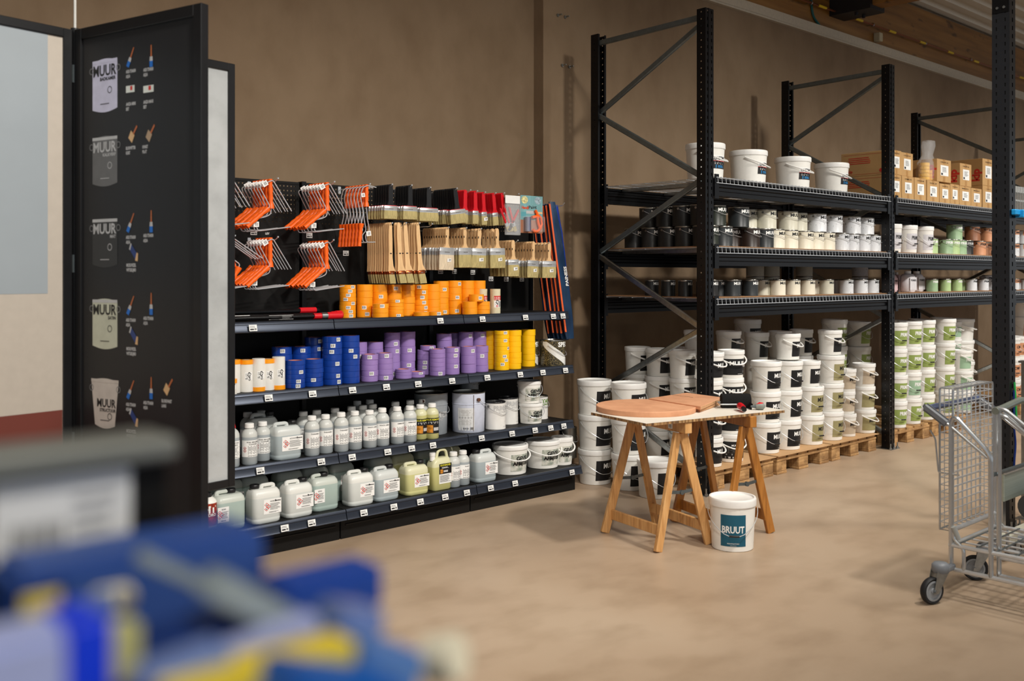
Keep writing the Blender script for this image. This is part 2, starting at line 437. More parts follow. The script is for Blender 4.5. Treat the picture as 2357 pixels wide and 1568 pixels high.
# hook: (u, v of tip, y of tip)
HOOKS = [(533, 395, 5.03), (640, 410, 5.05), (770, 418, 5.05), (852, 423, 5.05), (541, 542, 5.03), (640, 545, 5.05), (768, 552, 5.05),
         (903, 424, 5.05), (948, 426, 5.02), (991, 431, 5.02), (1052, 433, 5.04), (1083, 437, 5.04), (1099, 439, 5.04), (1117, 442, 5.04), (1141, 444, 5.04), (1161, 444, 5.04), (1194, 446, 5.04),
         (903, 513, 5.05), (935, 513, 5.03), (966, 513, 5.0), (995, 515, 4.99), (1033, 523, 5.05), (1074, 524, 5.05), (1108, 526, 5.05), (1192, 553, 5.03), (1264, 558, 5.05)]
def inbay(X, b): return GX[b] <= X < GX[b+1] or (b == 2 and X >= GX[3])
for b in range(3):
    x0, x1 = GX[b]+.004, GX[b+1]-.004
    pr = Proto('shelving_bay')
    g = G(); g.add(bx(x0, x1, GB, GB+.025, 0, 1.30), BLKM)
    nx, nz = 38, 9
    g.add(bx(x0+.02, x1-.02, GB, GB+.01, 1.3, 1.87), BLKM)
    g.add(perf((x0+.02, GB, 1.87), (1, 0, 0), (0, 0, 1), nx, nz, (x1-x0-.04)/nx, .25/nz, .0075, .0075), BLKM)
    g.add(bx(x0, x0+.02, GB, GB+.025, 1.3, 2.12), BLKM); g.add(bx(x1-.02, x1, GB, GB+.025, 1.3, 2.12), BLKM)
    g.add(bx(x0, x1, GB, GB+.025, 2.118, 2.135), BLKM)
    if b == 0:
        X, Z, d = at(615, 540, GB); l = L2(); l.txt('LEY', 0, 0, .012, 0, INKW, .02, align='c'); g.merge(l.front(GB-.003, X, Z))
    bp = pr.part('back_panel', mesh(g, 'back_panel', 0))
    g = G(); g.add(bx(x0, x1, 4.94, GB, 0, .13), BLKM)
    g.add(bx(x0+.03, x1-.03, 4.935, 4.94, .075, .088), BLK)
    pr.part('kick_plate', mesh(g, 'base', 0, bevel=.003))
    g = G()
    for xx in ([x0] if b else [])+([x1-.03] if b == 2 else []): g.add(bx(xx, xx+.03, GB-.02, GB+.03, 0, 2.14), BLK)
    if g.v: pr.part('upright', mesh(g, 'upright', 0))
    for k, (z, yf) in enumerate(SH):
        g = G(); g.add(bx(x0, x1, yf+.004, GB, z-.03, z), BLKM)
        if k < 3:
            for xx in (x0+.01, x1-.014): g.add(prism([(0, 0)]*0+[(0, 0)], 0, 0) if 0 else bx(xx, xx+.004, yf+.05, GB, z-.07, z-.03), BLKM)
        s = pr.part('shelf', mesh(g, 'shelf', 0, bevel=.002))
        a = [(yf+.006, z+.003), (yf-.002, z+.003), (yf-.006, z-.002), (yf-.010, z-.012), (yf-.008, z-.016), (yf-.017, z-.046), (yf-.022, z-.054), (yf-.018, z-.057), (yf-.008, z-.055), (yf+.004, z-.03)]
        pr.part('price_rail', mesh(extx(a, x0-.001, x1+.001), 'rail', 25, mt=RAIL), s)
        for u, v in TAGS[k]:
            X, Z, d = at(u, v, yf-.012)
            if inbay(X, b):
                gg = G().merge(tagp().front(0), Matrix.Translation((X, yf-.0255, z-.030)) @ Matrix.Rotation(-.22, 4, 'X'))
                pr.part('price_label', mesh(gg, 'price_label', 0), s)
    for u, v in BTAGS:
        X, Z, d = at(u, v, GB)
        if inbay(X, b): pr.part('price_label', mesh(G().merge(tagp().front(0), Matrix.Translation((X, GB-.006, Z)) @ Matrix.Scale(.9, 4)), 'pl', 0), bp)
    for u, v, yt in HOOKS:
        X, Z, d = at(u, v, yt)
        if inbay(X, b):
            g = G(); zz = Z-.018
            g.add(tube(smooth_path([(X, GB, zz+.004), (X, yt+.03, zz), (X, yt, zz+.016)], .015, 3), .0032, 6), CHROME)
            g.add(tube([(X, yt, zz+.013), (X, yt, zz+.021)], .0052, 6), CHROME); g.add(box((X, GB-.003, zz), (.02, .006, .045)), CHROME)
            pr.part('hook', mesh(g, 'hook'))
    if b == 2:
        for xh, yh, zh in ((5.19, 5.23, 2.095), (5.27, 5.17, 2.08)):
            g = G(); g.add(tube(smooth_path([(5.155, GB+.01, zh), (xh, GB-.02, zh), (xh, yh, zh), (xh, yh-.02, zh+.02)], .015, 3), .0035, 6), CHROME); pr.part('hook', mesh(g, 'hook'))
    place(pr, (0, 0, 0), ['black shelving bay holding orange roller frames, nearest the display boards', 'middle black shelving bay below the brush display', 'right end black shelving bay beside the wall pilaster'][b], 'shelving', 'black gondola shelving bays')

# ------------------------------------------------------------------ pallet rack
RY0, RY1 = 4.18, 5.28; FX = [5.70, 8.43, 11.17, 13.91]; RH = 3.485
def postgeo(x, y, s, h=RH):
    """channel post, web towards s (-1 front), flanges with round holes"""
    g = G(); w, dp = .095, .075; n = int(h/.05)
    yw = y+(0 if s < 0 else dp); ye = y+(dp if s < 0 else 0)
    g.add(perf((x, yw, 0), (1, 0, 0), (0, 0, 1), 2, n, w/2, .05, .010, .022), BLK)
    g.add(perf((x, y, 0), (0, 1, 0), (0, 0, 1), 1, n, dp, .05, .009, .009), BLK)
    g.add(perf((x+w, y, 0), (0, 1, 0), (0, 0, 1), 1, n, dp, .05, .009, .009), BLK)
    g.add(bx(x, x+.02, ye-.001, ye+.001, 0, n*.05), BLK); g.add(bx(x+w-.02, x+w, ye-.001, ye+.001, 0, n*.05), BLK)
    g.add(bx(x+.03, x+.042, yw-.004 if s < 0 else yw-.001, yw+.001 if s < 0 else yw+.004, 0, n*.05), BLK)
    return g
def footgeo(x, y):
    g = G(); g.add(bx(x-.035, x+.13, y-.035, y+.11, 0, .006), STEEL)
    for dx, dy in ((-.018, -.018), (.112, -.018), (.047, -.02), (.112, .09)):
        g.add(tube([(x+dx, y+dy, 0), (x+dx, y+dy, .055)], .006, 6), STEEL); g.add(tube([(x+dx, y+dy, .006), (x+dx, y+dy, .02)], .012, 6), STEEL)
    return g
def cchan(p, q):
    return bar(p, q, .028, .045)
pr = Proto('pallet_rack')
for i, x in enumerate(FX):
    fr = pr.part('upright_frame', mesh(postgeo(x, RY0, -1), 'post', 0))
    pr.part('rear_post', mesh(postgeo(x, RY1-.075, 1), 'post', 0), fr)
    pr.part('foot_plate', mesh(footgeo(x, RY0), 'foot'), fr)
    pr.part('foot_plate', mesh(footgeo(x, RY1-.075), 'foot'), fr)
    yf, yb = RY0+.07, RY1-.06; xm = x+.028
    zz = [(yb, 3.38, yf, 3.395), (yf, 3.35, yb, 2.84), (yb, 2.81, yf, 2.27), (yf, 2.24, yb, 1.74), (yb, 1.71, yf, 1.19), (yf, 1.17, yb, .66), (yb, .63, yf, .14)]
    if i == 2: zz[1] = (yb, 3.35, yf, 2.84); zz[2:] = [(yf, 2.81, yb, 2.27), (yb, 2.24, yf, 1.74), (yf, 1.71, yb, 1.19), (yb, 1.17, yf, .66), (yf, .63, yb, .14)]
    for k, (ya, za, yc, zc) in enumerate(zz):
        pr.part('brace', mesh(G().add(bar((xm+.02*(k % 2), ya, za), (xm+.02*(k % 2), yc, zc), .026, .042), DKST if k < 4 else STEEL), 'brace', 0, bevel=.006), fr)
DECKS = [2.262, 1.762, 1.392]
LINER = mat('brown hardboard', (150, 112, 78), .7)
for b in range(3):
    x0, x1 = FX[b]+.095, FX[b+1]
    for k, z in enumerate(DECKS):
        for y, sgn in ((RY0-.005, 1), (RY1-.045, 1)):
            h = .125; zt = z-.012
            a = [(y, zt), (y+.05, zt), (y+.05, zt-h), (y, zt-h), (y, zt-h+.03), (y+.010, zt-h+.038), (y+.010, zt-h+.058), (y, zt-h+.066), (y, zt-.045), (y+.012, zt-.038), (y+.012, zt-.024), (y, zt-.016)]
            g = G(); g.add(extx([(p, q) for p, q in a][::-1], x0, x1), BLK)
            for xx in (x0, x1-.05): g.add(bx(xx, xx+.05, y-.006, y+.0, zt-h-.02, zt+.03), BLK)
            pr.part('beam', mesh(g, 'beam', 25))
        g = G(); n = 52
        for i in range(n+1):
            x = x0+.03+(x1-x0-.06)*i/n
            g.add(tube([(x, RY1, z-.002), (x, RY0-.014, z-.002), (x, RY0-.018, z-.045)], .003, 4), CHROME)
        for y in (RY0-.016, RY0+.12, RY0+.25, RY0+.38, RY0+.51, RY0+.64, RY0+.77, RY0+.9, RY0+1.03): g.add(tube([(x0+.01, y, z-.006), (x1-.01, y, z-.006)], .0026, 4), CHROME)
        g.add(tube([(x0+.01, RY0-.018, z-.045), (x1-.01, RY0-.018, z-.045)], .0034, 4), CHROME)
        for i in range(5):
            x = x0+.25+(x1-x0-.5)*i/4; g.add(bx(x-.03, x+.03, RY0+.05, RY1-.05, z-.035, z-.008), STEEL)
        pr.part('wire_deck', mesh(g, 'deck'))
        if k: pr.part('shelf_board', mesh(bx(x0+.02, x1-.02, RY0+.01, RY1-.04, z+.001, z+.007), 'liner', 0, mt=LINER))
place(pr, (0, 0, 0), 'long black pallet rack of three bays with silver wire decks by the wall', 'rack')

# the nearer tall slotted post on the right
bxp, byp = 6.30, 2.36
g = G(); n = 88; PST2 = mat('charcoal coated steel', (30, 32, 36), .4, var=.06, spec=.4); g.add(bx(bxp+.004, bxp+.006, byp+.004, byp+.10, 0, 4.4), BLKM)  # dark sheet added inside so no light shows through the slots
g.add(perf((bxp, byp, 0), (0, 1, 0), (0, 0, 1), 2, n, .052, .05, .007, .022), PST2)
g.add(perf((bxp, byp, 0), (1, 0, 0), (0, 0, 1), 1, n, .09, .05, .014, .026), BLK)
g.add(perf((bxp+.09, byp, 0), (0, 1, 0), (0, 0, 1), 2, n, .052, .05, .007, .022), BLK)
pr = Proto('rack_upright'); pr.part('slotted_post', mesh(g, 'bigpost', 0)); pr.part('foot_plate', mesh(footgeo(bxp, byp), 'foot'))
g = G(); g.add(bx(bxp-.004, bxp-.001, byp+.003, byp+.10, 3.17, 3.6), BLK)
for y in (.03, .07): g.add(tube([(bxp-.012, byp+y, 3.2), (bxp, byp+y, 3.2)], .009, 6), STEEL)
pr.part('splice_plate', mesh(g, 'splice')); place(pr, (0, 0, 0), 'tall black slotted post standing behind the trolleys', 'post')
g = G(); CB = mat('blue cable', (12, 40, 110), .5); CG = mat('green cable sheath', (40, 170, 80), .5)
pts = [(bxp+.03, byp-.01, .25), (bxp+.02, byp-.02, .42), (bxp+.045, byp-.02, .52), (bxp+.03, byp-.015, .62), (bxp+.04, byp-.01, .85)]
o = ob('cable', mesh(tube(smooth_path(pts, .08), .006, 6), 'cable', mt=CB)); tag(o, 'blue cable running down the tall slotted post', 'cable')
pts = [(bxp+.05, byp-.01, .9), (bxp+.045, byp-.02, .78), (bxp+.055, byp-.02, .65)]
o = ob('cable', mesh(tube(smooth_path(pts, .05), .006, 6), 'cable', mt=CG)); tag(o, 'short green cable on the tall slotted post', 'cable')
g = G(); CY = mat('cyan plastic', (30, 150, 215), .4); X, Z = bxp+.10, 1.94
g.add(bx(bxp+.02, bxp+.11, byp-.03, byp, Z-.015, Z+.02), CY); g.add(bx(bxp+.09, bxp+.13, byp-.05, byp+.01, Z-.03, Z+.02), CY)
o = ob('clamp', mesh(g, 'clamp', 0, bevel=.005)); tag(o, 'small bright blue clamp on the tall slotted post', 'clamp')
g = G(); g.add(bx(6.62, 6.655, 2.37, 2.41, 0, 1.0), STEEL); g.add(bx(6.60, 6.68, 2.34, 2.44, 0, .01), STEEL)
g.add(bx(6.60, 6.67, 2.36, 2.42, 1.0, 1.012), STEEL)
o = ob('metal_post', mesh(g, 'gpost', 0)); tag(o, 'thin grey metal post just behind the tall black post', 'post')
for i, pts in enumerate([[(6.55, 2.3, 1.2), (6.75, 2.35, .75), (7.05, 2.2, .62)], [(6.75, 2.4, .02), (6.85, 2.35, .45), (7.1, 2.3, .75)]]):
    o = ob('cable', mesh(tube(smooth_path(pts, .3), .006, 6), 'cable', mt=RUB)); tag(o, ['black cable sagging right of the tall slotted post', 'black cable rising from the floor behind the trolleys'][i], 'cable')
# ------------------------------------------------------------------ prototypes of the goods
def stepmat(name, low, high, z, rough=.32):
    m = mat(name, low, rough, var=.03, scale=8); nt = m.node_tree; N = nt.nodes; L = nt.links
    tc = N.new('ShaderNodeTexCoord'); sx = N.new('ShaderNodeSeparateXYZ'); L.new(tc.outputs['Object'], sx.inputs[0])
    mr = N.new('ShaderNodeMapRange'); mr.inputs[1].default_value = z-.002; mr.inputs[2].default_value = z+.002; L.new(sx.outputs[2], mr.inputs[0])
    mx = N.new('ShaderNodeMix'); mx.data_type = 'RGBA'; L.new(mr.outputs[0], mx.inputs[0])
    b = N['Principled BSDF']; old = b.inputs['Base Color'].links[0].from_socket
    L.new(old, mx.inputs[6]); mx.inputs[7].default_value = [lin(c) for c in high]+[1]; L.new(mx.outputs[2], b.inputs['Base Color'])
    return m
STONE = layered('stone print', [(.3, (168, 182, 176)), (.5, (206, 204, 192)), (.7, (232, 230, 222))], 26, [(.42, (180, 190, 182)), (.52, (255, 255, 255))], 14, .8, .5, 0)
FLECK = layered('flecked tin print', [(.35, (20, 20, 18)), (.5, (60, 56, 44)), (.62, (150, 134, 92))], 160, [(.3, (120, 120, 120)), (.6, (255, 255, 255))], 20, .5, .3, 0)
PATT = layered('white tin print', [(.3, (232, 234, 236)), (.6, (222, 224, 228))], 30, [(.33, (150, 152, 156)), (.38, (255, 255, 255))], 34, .6, .35, 0)
PEACH = mat('peach label', (214, 152, 112), .5, var=.05); TEAL = mat('teal label', (18, 88, 112), .5, var=.03)
PNK = mat('pale pink label', (214, 186, 190), .5); DGRN = mat('dark green black', (36, 42, 34), .4); DBRN = mat('dark brown black', (44, 32, 26), .4)
BLKT = mat('black tin paint', (30, 29, 28), .4); SLAT = mat('slate black', (42, 46, 48), .4)
CREAM = mat('cream tin paint', (226, 219, 200), .38, var=.02); CREM2 = mat('greyish cream paint', (204, 200, 182), .38); LGRN = mat('light green paint', (172, 198, 140), .4); MGRN = mat('mid green paint', (150, 180, 140), .4)
COPP = mat('earth brown paint', (150, 98, 68), .45, scale=12, var=.25); TINM = mat('tin plate', (150, 148, 142), .28, 1)
def arcpath(r, za, drop, az, n=14, out=0.0):
    P = []
    for i in range(n+1):
        t = i/n; a = az+pi*t; k = sin(pi*t)
        kk = min(1, (1-abs(2*t-1))*1.22)**.85; P.append(((r+out*k)*cos(a), (r+out*k)*sin(a), za-drop*kk))
    return P
BC = {}
def bucket(D=.235, H=.243, kind='muur', hand='wire', grip=True, ear=205, laz=268, span=95, name='paint_bucket'):
    key = (D, H, kind, hand, grip, ear, laz, span)
    if key in BC: return BC[key]
    p = Proto(name); R = D/2; rb = R*.87
    rf = lambda z: rb+(R*.955-rb)*z/(H*.85)
    p.part('body', mesh(lathe([(0, .004), (rb-.01, .004), (rb-.004, 0), (rb, .004), (rf(H*.84), H*.84), (R*.985, H*.845), (R*.985, H*.86), (R*.94, H*.865), (R*.94, H*.94)], 32), 'bucket', 40, mt=WHITE))
    lz = H*.84 if kind not in ('gevel2',) else H*.9
    lid = p.part('lid', mesh(lathe([(R*.97, lz+.004), (R*.995, lz+.004), (R, lz+.008), (R, H-.012), (R*.995, H-.005), (R*.975, H), (R*.90, H), (R*.88, H-.008), (R*.86, H-.010), (0, H-.010)], 32), 'lid', 40, mt=LIDW))
    if name == 'storage_bucket': pass
    l = L2(); w = rf(H*.4)*radians(span); a = -w/2; b = w/2; y0, y1 = H*.13, H*.70; o = .0008
    def std(bg, ink, t, sub=None, ts=1.0):
        l.rect(a, y0, b, y1, o, bg, 10); h = H*.13*ts
        l.txt(t, b-w*.04, y0+(y1-y0)*.62, h, o+.0006, ink, .035, wid=w*.66, align='r')
        if sub: l.txt(sub, b-w*.04, y0+(y1-y0)*.52, h*.36, o+.0006, ink, .02, align='r')
        l.ring(b-w*.1, y0+(y1-y0)*.2, H*.03, o+.0006, ink); l.rect(b-w*.40, y0+(y1-y0)*.06, b-w*.18, y0+(y1-y0)*.075, o+.0006, ink, 3)
    if kind == 'muur': std(BLKL, INKW, 'MUUR', 'MAT')
    elif kind == 'tan': std(TAN, INKB, 'MUUR')
    elif kind == 'beige': std(BEI, INKB, 'MUUR')
    elif kind == 'primer': std(GRNL, INKW, 'PRIMER')
    elif kind == 'primermint': std(GRN2, INKW, 'PRIMER')
    elif kind == 'primerw': std(mat('lilac white label', (212, 210, 214), .5), INKB, 'PRIMER')
    elif kind == 'omni': std(PEACH, INKB, 'OMNI')
    elif kind == 'blue': l.rect(a, y0, b, y1, o, mat('blue label', (20, 100, 190), .5), 8)
    elif kind == 'muurback':
        l.rect(a, y0, b, y1+.01, o, BLKL, 10); l.txt('MUUR', 0, H*.58, H*.06, o+.0006, INKW, .03, align='c'); l.lines(a*.8, H*.34, b*.8, H*.54, 9, o+.0006, INKG, nx=4)
        for i in range(4): l.ring(a*.6+i*w*.2, H*.29, H*.022, o+.0006, INKW, .3)
        l.rect(a*.7, H*.15, a*.1, H*.21, o+.0006, PAPER, 2); l.barcode(a*.68, H*.155, a*.12, H*.205, o+.001, INKB)
    elif kind == 'bruut':
        l.rect(a, H*.11, b, H*.72, o, TEAL, 10); l.txt('BRUUT', 0, H*.375, H*.125, o+.0006, INKW, .03, wid=w*.88, align='c')
        l.txt('PAINTFACTORY', 0, H*.155, H*.022, o+.0006, INKW, .01, align='c'); l.rect(-w*.12, H*.125, w*.12, H*.132, o+.0006, INKL, 3)
    elif kind.startswith('gevel'):
        l.rect(a, y0, b, y1, o, STONE, 10); l.txt('GEVEL', w*.06, H*.50, H*.13, o+.0006, INKB, .05, wid=w*.66, align='c')
        l.txt('AFBIJTER', w*.02, H*.335, H*.12, o+.0006, INKB, .05, wid=w*.88, align='c')
    elif kind == 'onetime':
        l.rect(a, H*.30, b, H*.66, o, PAPER, 8); l.rect(a, H*.30, b, H*.50, o+.0003, BLKL, 8); l.rect(a, H*.5, b, H*.515, o+.0005, INKR, 8)
        l.txt('ONETIME', 0, H*.54, H*.085, o+.0006, INKB, .03, wid=w*.8, align='c'); l.lines(a*.7, H*.42, b*.7, H*.49, 3, o+.0006, INKW, nx=3)
        bl = mat('sky blue ink', (40, 150, 220), .5); l.txt('1', a*.55, H*.32, H*.08, o+.0006, bl, .04); l.lines(a*.3, H*.33, b*.7, H*.40, 3, o+.0006, bl, nx=3)
    if kind != 'plain': p.part('label', mesh(l.wrap(rf, radians(laz)), 'label', 60))
    if hand:
        az = radians(ear); ze = H*.80 if hand == 'wire' else H*.78; drop = H*.47 if hand == 'wire' else H*.27
        P = arcpath(R+.006, ze, drop, az, 16, out=.005 if hand == 'wire' else .012)
        hm, hr = (CHROME, .0022) if hand == 'wire' else (LIDW, .0058)
        hd = p.part('handle', mesh(tube(P, hr, 6), 'handle', mt=hm))
        if hand == 'wire' and grip: p.part('grip', mesh(tube([P[7], P[8], P[9]], .0062, 8), 'grip', mt=BLKP), hd)
    BC[key] = p; return p
TNC = {}
def tin(D, H, body, ink, t='MUUR', sub=None, hand=True, laz=278, lid=TINM, ear=190, name='paint_tin', band=None):
    key = (D, H, body.name, ink.name, t, hand, laz, lid.name, sub)
    if key in TNC: return TNC[key]
    p = Proto(name); R = D/2
    g = G(); g.add(lathe([(0, .002), (R*.97, .002), (R, 0), (R, .004), (R*.985, .006), (R*.985, H-.01)], 26), body)
    p.part('body', mesh(g, 'tin', 40))
    g = G(); g.add(lathe([(R*.985, H-.010), (R, H-.008), (R, H-.002), (R*.98, H), (R*.90, H), (R*.88, H-.006), (0, H-.006)], 26), lid)
    p.part('lid', mesh(g, 'tinlid', 40))
    l = L2(); w = R*radians(100); rf = lambda z: R*.985
    if t:
        if band: l.rect(-w/2, H*.62, w/2, H*.93, .0004, band, 8)
        l.txt(t, -w*.42, H*.70, H*.155, .0008, ink, .035, wid=w*.82 if len(t) <= 5 else w*.95)
        if sub: l.txt(sub, w*.4, H*.60, H*.07, .0008, ink, .02, align='r')
        l.rect(w*.15, H*.09, w*.4, H*.105, .0008, ink, 2); l.ring(w*.33, H*.28, H*.03, .0008, ink)
    if t: p.part('print', mesh(l.wrap(rf, radians(laz)), 'print', 60))
    if hand:
        az = radians(ear); P = arcpath(R+.004, H*.84, H*.30, az, 12, out=.006)
        h = p.part('handle', mesh(tube(P, .0018, 5), 'handle', mt=CHROME))
        g = G()
        for q in (0, -1): g.add(tube([Vector(P[q])*1, Vector(P[q])+Vector((cos(az)*(.006 if q == 0 else -.006), sin(az)*(.006 if q == 0 else -.006), 0))], .009, 8), TINM)
        p.part('handle_ear', mesh(g, 'ears'), h)
    TNC[key] = p; return p
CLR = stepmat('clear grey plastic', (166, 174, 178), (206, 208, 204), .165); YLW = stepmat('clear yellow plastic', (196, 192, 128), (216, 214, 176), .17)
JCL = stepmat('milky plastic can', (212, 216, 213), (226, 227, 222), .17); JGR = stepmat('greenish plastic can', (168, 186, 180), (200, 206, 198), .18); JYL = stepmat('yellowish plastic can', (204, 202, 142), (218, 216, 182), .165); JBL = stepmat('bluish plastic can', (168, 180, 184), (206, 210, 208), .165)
def haz(l, x, y, r, o):
    for dx, dy in ((0, r*.8), (0, -r*.8)) if r < .012 else ((0, r), (r*.95, 0), (0, -r)):
        l.diamond(x+dx, y+dy, r, o, INKR); l.poly([(x+dx-r*.3, y+dy-r*.3), (x+dx+r*.3, y+dy-r*.3), (x+dx, y+dy+r*.35)], o, INKB)
BTC = {}
def bottle(kind='clear', title='THINNER', cap='w', laz=255, H=.245, D=.088):
    key = (kind, title, cap, laz)
    if key in BTC: return BTC[key]
    p = Proto('plastic_bottle'); R = D/2; bm_ = {'clear': CLR, 'yellow': YLW}[kind]
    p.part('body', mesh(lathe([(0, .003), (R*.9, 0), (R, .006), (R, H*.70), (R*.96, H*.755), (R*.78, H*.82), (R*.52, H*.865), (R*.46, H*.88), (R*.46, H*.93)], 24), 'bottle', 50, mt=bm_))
    cm = {'w': LIDW, 'r': REDP}[cap]
    p.part('cap', mesh(lathe([(R*.56, H*.885), (R*.60, H*.89), (R*.58, H*.985), (R*.5, H), (0, H)] if cap == 'w' else [(R*.5, H*.885), (R*.54, H*.89), (R*.44, H*.985), (R*.36, H), (0, H)], 18), 'cap', 40, mt=cm))
    l = L2(); w = R*radians(165); o = .0006; rf = lambda z: R
    if title.startswith('GLUE'):
        l.rect(-w/2, H*.16, w/2, H*.60, o, BLKL, 12); l.txt(title, 0, H*.53, H*.045, o+.0005, mat('yellow ink', (222, 214, 60), .5), .03, wid=w*.8, align='c')
        l.lines(-w*.3, H*.44, w*.4, H*.5, 3, o+.0005, INKW, nx=4); l.rect(-w*.45, H*.18, -w*.05, H*.4, o+.0004, mat('orange print', (200, 130, 40), .5, scale=60, var=.4), 4); l.rect(-w*.02, H*.24, w*.3, H*.33, o+.0004, INKL, 4)
    else:
        l.rect(-w/2, H*.20, w/2, H*.60, o, PAPER, 12)
        ts = title.split('/')
        for i, s in enumerate(ts): l.txt(s, w*.05, H*(.54-.05*i), H*.032, o+.0005, INKB, .015, wid=min(w*.62, text(s)[2]*H*.032), align='c')
        l.lines(-w*.18, H*.27, w*.40, H*.48, 8, o+.0005, INKG, nx=4); l.lines(-w*.18, H*.215, w*.36, H*.245, 2, o+.0005, INKB, nx=4)
        haz(l, -w*.32, H*.38, .010, o+.0005)
    p.part('label', mesh(l.wrap(rf, radians(laz)), 'label', 60)); BTC[key] = p; return p
JC = {}
def jerry(body, title='THINNER', capx=-.28, w=.172, d=.118, H=.255, lab=(-.14, .47), logo=True):
    key = (body.name, title, capx, lab)
    if key in JC: return JC[key]
    p = Proto('jerrycan'); r = .03; zt = H*.80
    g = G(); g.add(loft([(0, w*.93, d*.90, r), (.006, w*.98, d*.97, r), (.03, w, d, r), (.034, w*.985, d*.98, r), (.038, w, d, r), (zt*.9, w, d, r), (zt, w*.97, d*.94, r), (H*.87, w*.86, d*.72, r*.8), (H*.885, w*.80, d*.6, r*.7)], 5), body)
    p.part('body', mesh(g, 'jerrybody', 50))
    s = -1 if capx < 0 else 1; xa, xb = -s*w*.36, s*w*.06
    hp = smooth_path([(xa, 0, H*.84), (xa, 0, H*.95), (xb, 0, H*.95), (xb+s*.004, 0, H*.84)], .025, 4)
    p.part('handle', mesh(tube(hp, .013, 8), 'jhandle', mt=body))
    n = mesh(G().add(lathe([(.021, 0), (.021, .012)], 18), body).add(lathe([(.0255, .010), (.027, .013), (.027, .032), (.024, .036), (0, .036)], 20), BLKP), 'jcap', 40)
    for v in n.vertices: v.co.x += capx*w; v.co.z += H*.865
    p.part('screw_cap', n)
    l = L2(); a, b = lab[0]*w, lab[1]*w; y0, y1 = H*.24, H*.62; o = .0012; ww = b-a
    if title.startswith('GLUE'):
        l.rect(a, H*.2, b, H*.78, o, PAPER); l.rect(a, H*.48, b, H*.78, o+.0004, BLKL); l.txt('GLUE REMOVER', (a+b)/2, H*.71, H*.035, o+.0008, mat('yellow ink', (222, 214, 60), .5), .03, wid=ww*.85, align='c')
        l.lines(a+ww*.2, H*.63, b-ww*.1, H*.69, 3, o+.0008, INKW); l.rect(a+.01, H*.5, a+.035, H*.6, o+.0008, mat('orange print', (200, 130, 40), .5)); l.rect(a+.04, H*.52, a+.08, H*.57, o+.0008, INKL); l.lines(a+.01, H*.23, b-.01, H*.46, 10, o+.0008, INKG)
    else:
        l.rect(a, y0, b, y1, o, PAPER)
        l.txt(title, a+ww*.36, y1-H*.075, H*.034, o+.0006, INKB, .015, wid=min(ww*.36, text(title)[2]*H*.034))
        l.lines(a+ww*.36, y0+H*.1, b-ww*.05, y1-H*.1, 7, o+.0006, INKG); l.lines(a+ww*.3, y0+H*.03, b-ww*.15, y0+H*.06, 2, o+.0006, INKB)
        haz(l, a+ww*.16, (y0+y1)/2, .014, o+.0006)
        if logo: l.txt('Bono', b-ww*.03, y1-H*.075, H*.045, o+.0006, INKB, .04, align='r')
    p.part('label', mesh(l.front(-d/2), 'jlabel', 0)); JC[key] = p; return p
TPC = {}
CORE = mat('cardboard core', (196, 120, 96), .7)
def tape(color, D, h, lab, laz=262, hollow=True):
    key = (color, D, round(h, 3), lab, laz)
    if key in TPC: return TPC[key]
    cm = {'orange': mat('orange tape', (252, 160, 20), .42, var=.03, coat=.3), 'blue': mat('blue tape', (14, 60, 150), .38, coat=.4, var=.1), 'purple': mat('purple tape', (152, 124, 186), .45, var=.03), 'yellow': mat('yellow tape', (255, 196, 8), .42, var=.03)}[color]
    p = Proto('tape_roll'); R = D/2; ri = R*.70; b = min(.0015, h*.1)
    p.part('roll', mesh(lathe([(ri, b*.5), (R-b, 0), (R, b), (R, h-b), (R-b, h), (ri, h-b*.5), (ri, b*.5)], 28), 'tape', 35, mt=cm))
    p.part('core', mesh(lathe([(ri, .001), (ri, h-.001), (ri*.93, h-.001), (ri*.93, .001), (ri, .001)], 20), 'core', 35, mt=CORE))
    if lab:
        l = L2(); hh = min(h*.38, .011); l.rect(-.014, h/2-hh, .014, h/2+hh, .0005, PAPER, 3); l.barcode(-.011, h/2-hh*.6, .012, h/2+hh*.75, .0009, INKB, 6)
        p.part('barcode_label', mesh(l.wrap(lambda z: R, radians(laz)), 'blabel', 60))
    TPC[key] = p; return p

# ------------------------------------------------------------------ tape stacks
def wob(a): return RND.uniform(-a, a)
def stacks(color, D, shelf, items, where, yc0, dy, labp=.5):
    """items: (right outline u, top v, n rolls, row) ; rows go back from the shelf edge"""
    cnt = 0
    for it in sorted(items, key=lambda q: q[0]):
        cnt += 1
        u1, vt, n, row = it[:4]; zb = it[4] if len(it) > 4 else SH[shelf][0]
        yc = yc0+dy*row; X, d = edge(u1, D/2, yc)
        h = (top(vt, d)-zb)/n
        for i in range(n):
            lb = RND.random() < (labp if len(it) < 6 else it[5]); p = tape(color, D, round(h, 3), lb, RND.choice([238, 250, 262, 274]))
            place(p, (X+wob(.0015), yc+wob(.0015), zb+h*i), '%s masking tape roll, %s from bottom of the %s %s stack from left%s' % (color, ORD[i+1], ORD[cnt], color, where), 'tape roll', '%s masking tape rolls' % color, rz=wob(.3), sc=(1, 1, h/round(h, 3)))
stacks('orange', .103, 0, [(819, 656, 8, 1, 1.292, 1), (858, 655, 5, 1), (892, 655, 4, 1), (894.5, 699, 3, 0), (925, 655, 4, 1), (930, 689, 5, 0), (955, 655, 5, 1), (986, 655, 6, 1, 1.292, 1), (1014, 654, 4, 1), (988, 718, 1, 0), (1021, 717, 1, 0), (1033, 647, 6, 1.0), (1063, 646, 5, 1), (1092, 646, 4, 1), (1118, 646, 4, 1), (1099, 694, 2, 0), (1128, 694, 3, 0)], '', 5.085, .112, .2)
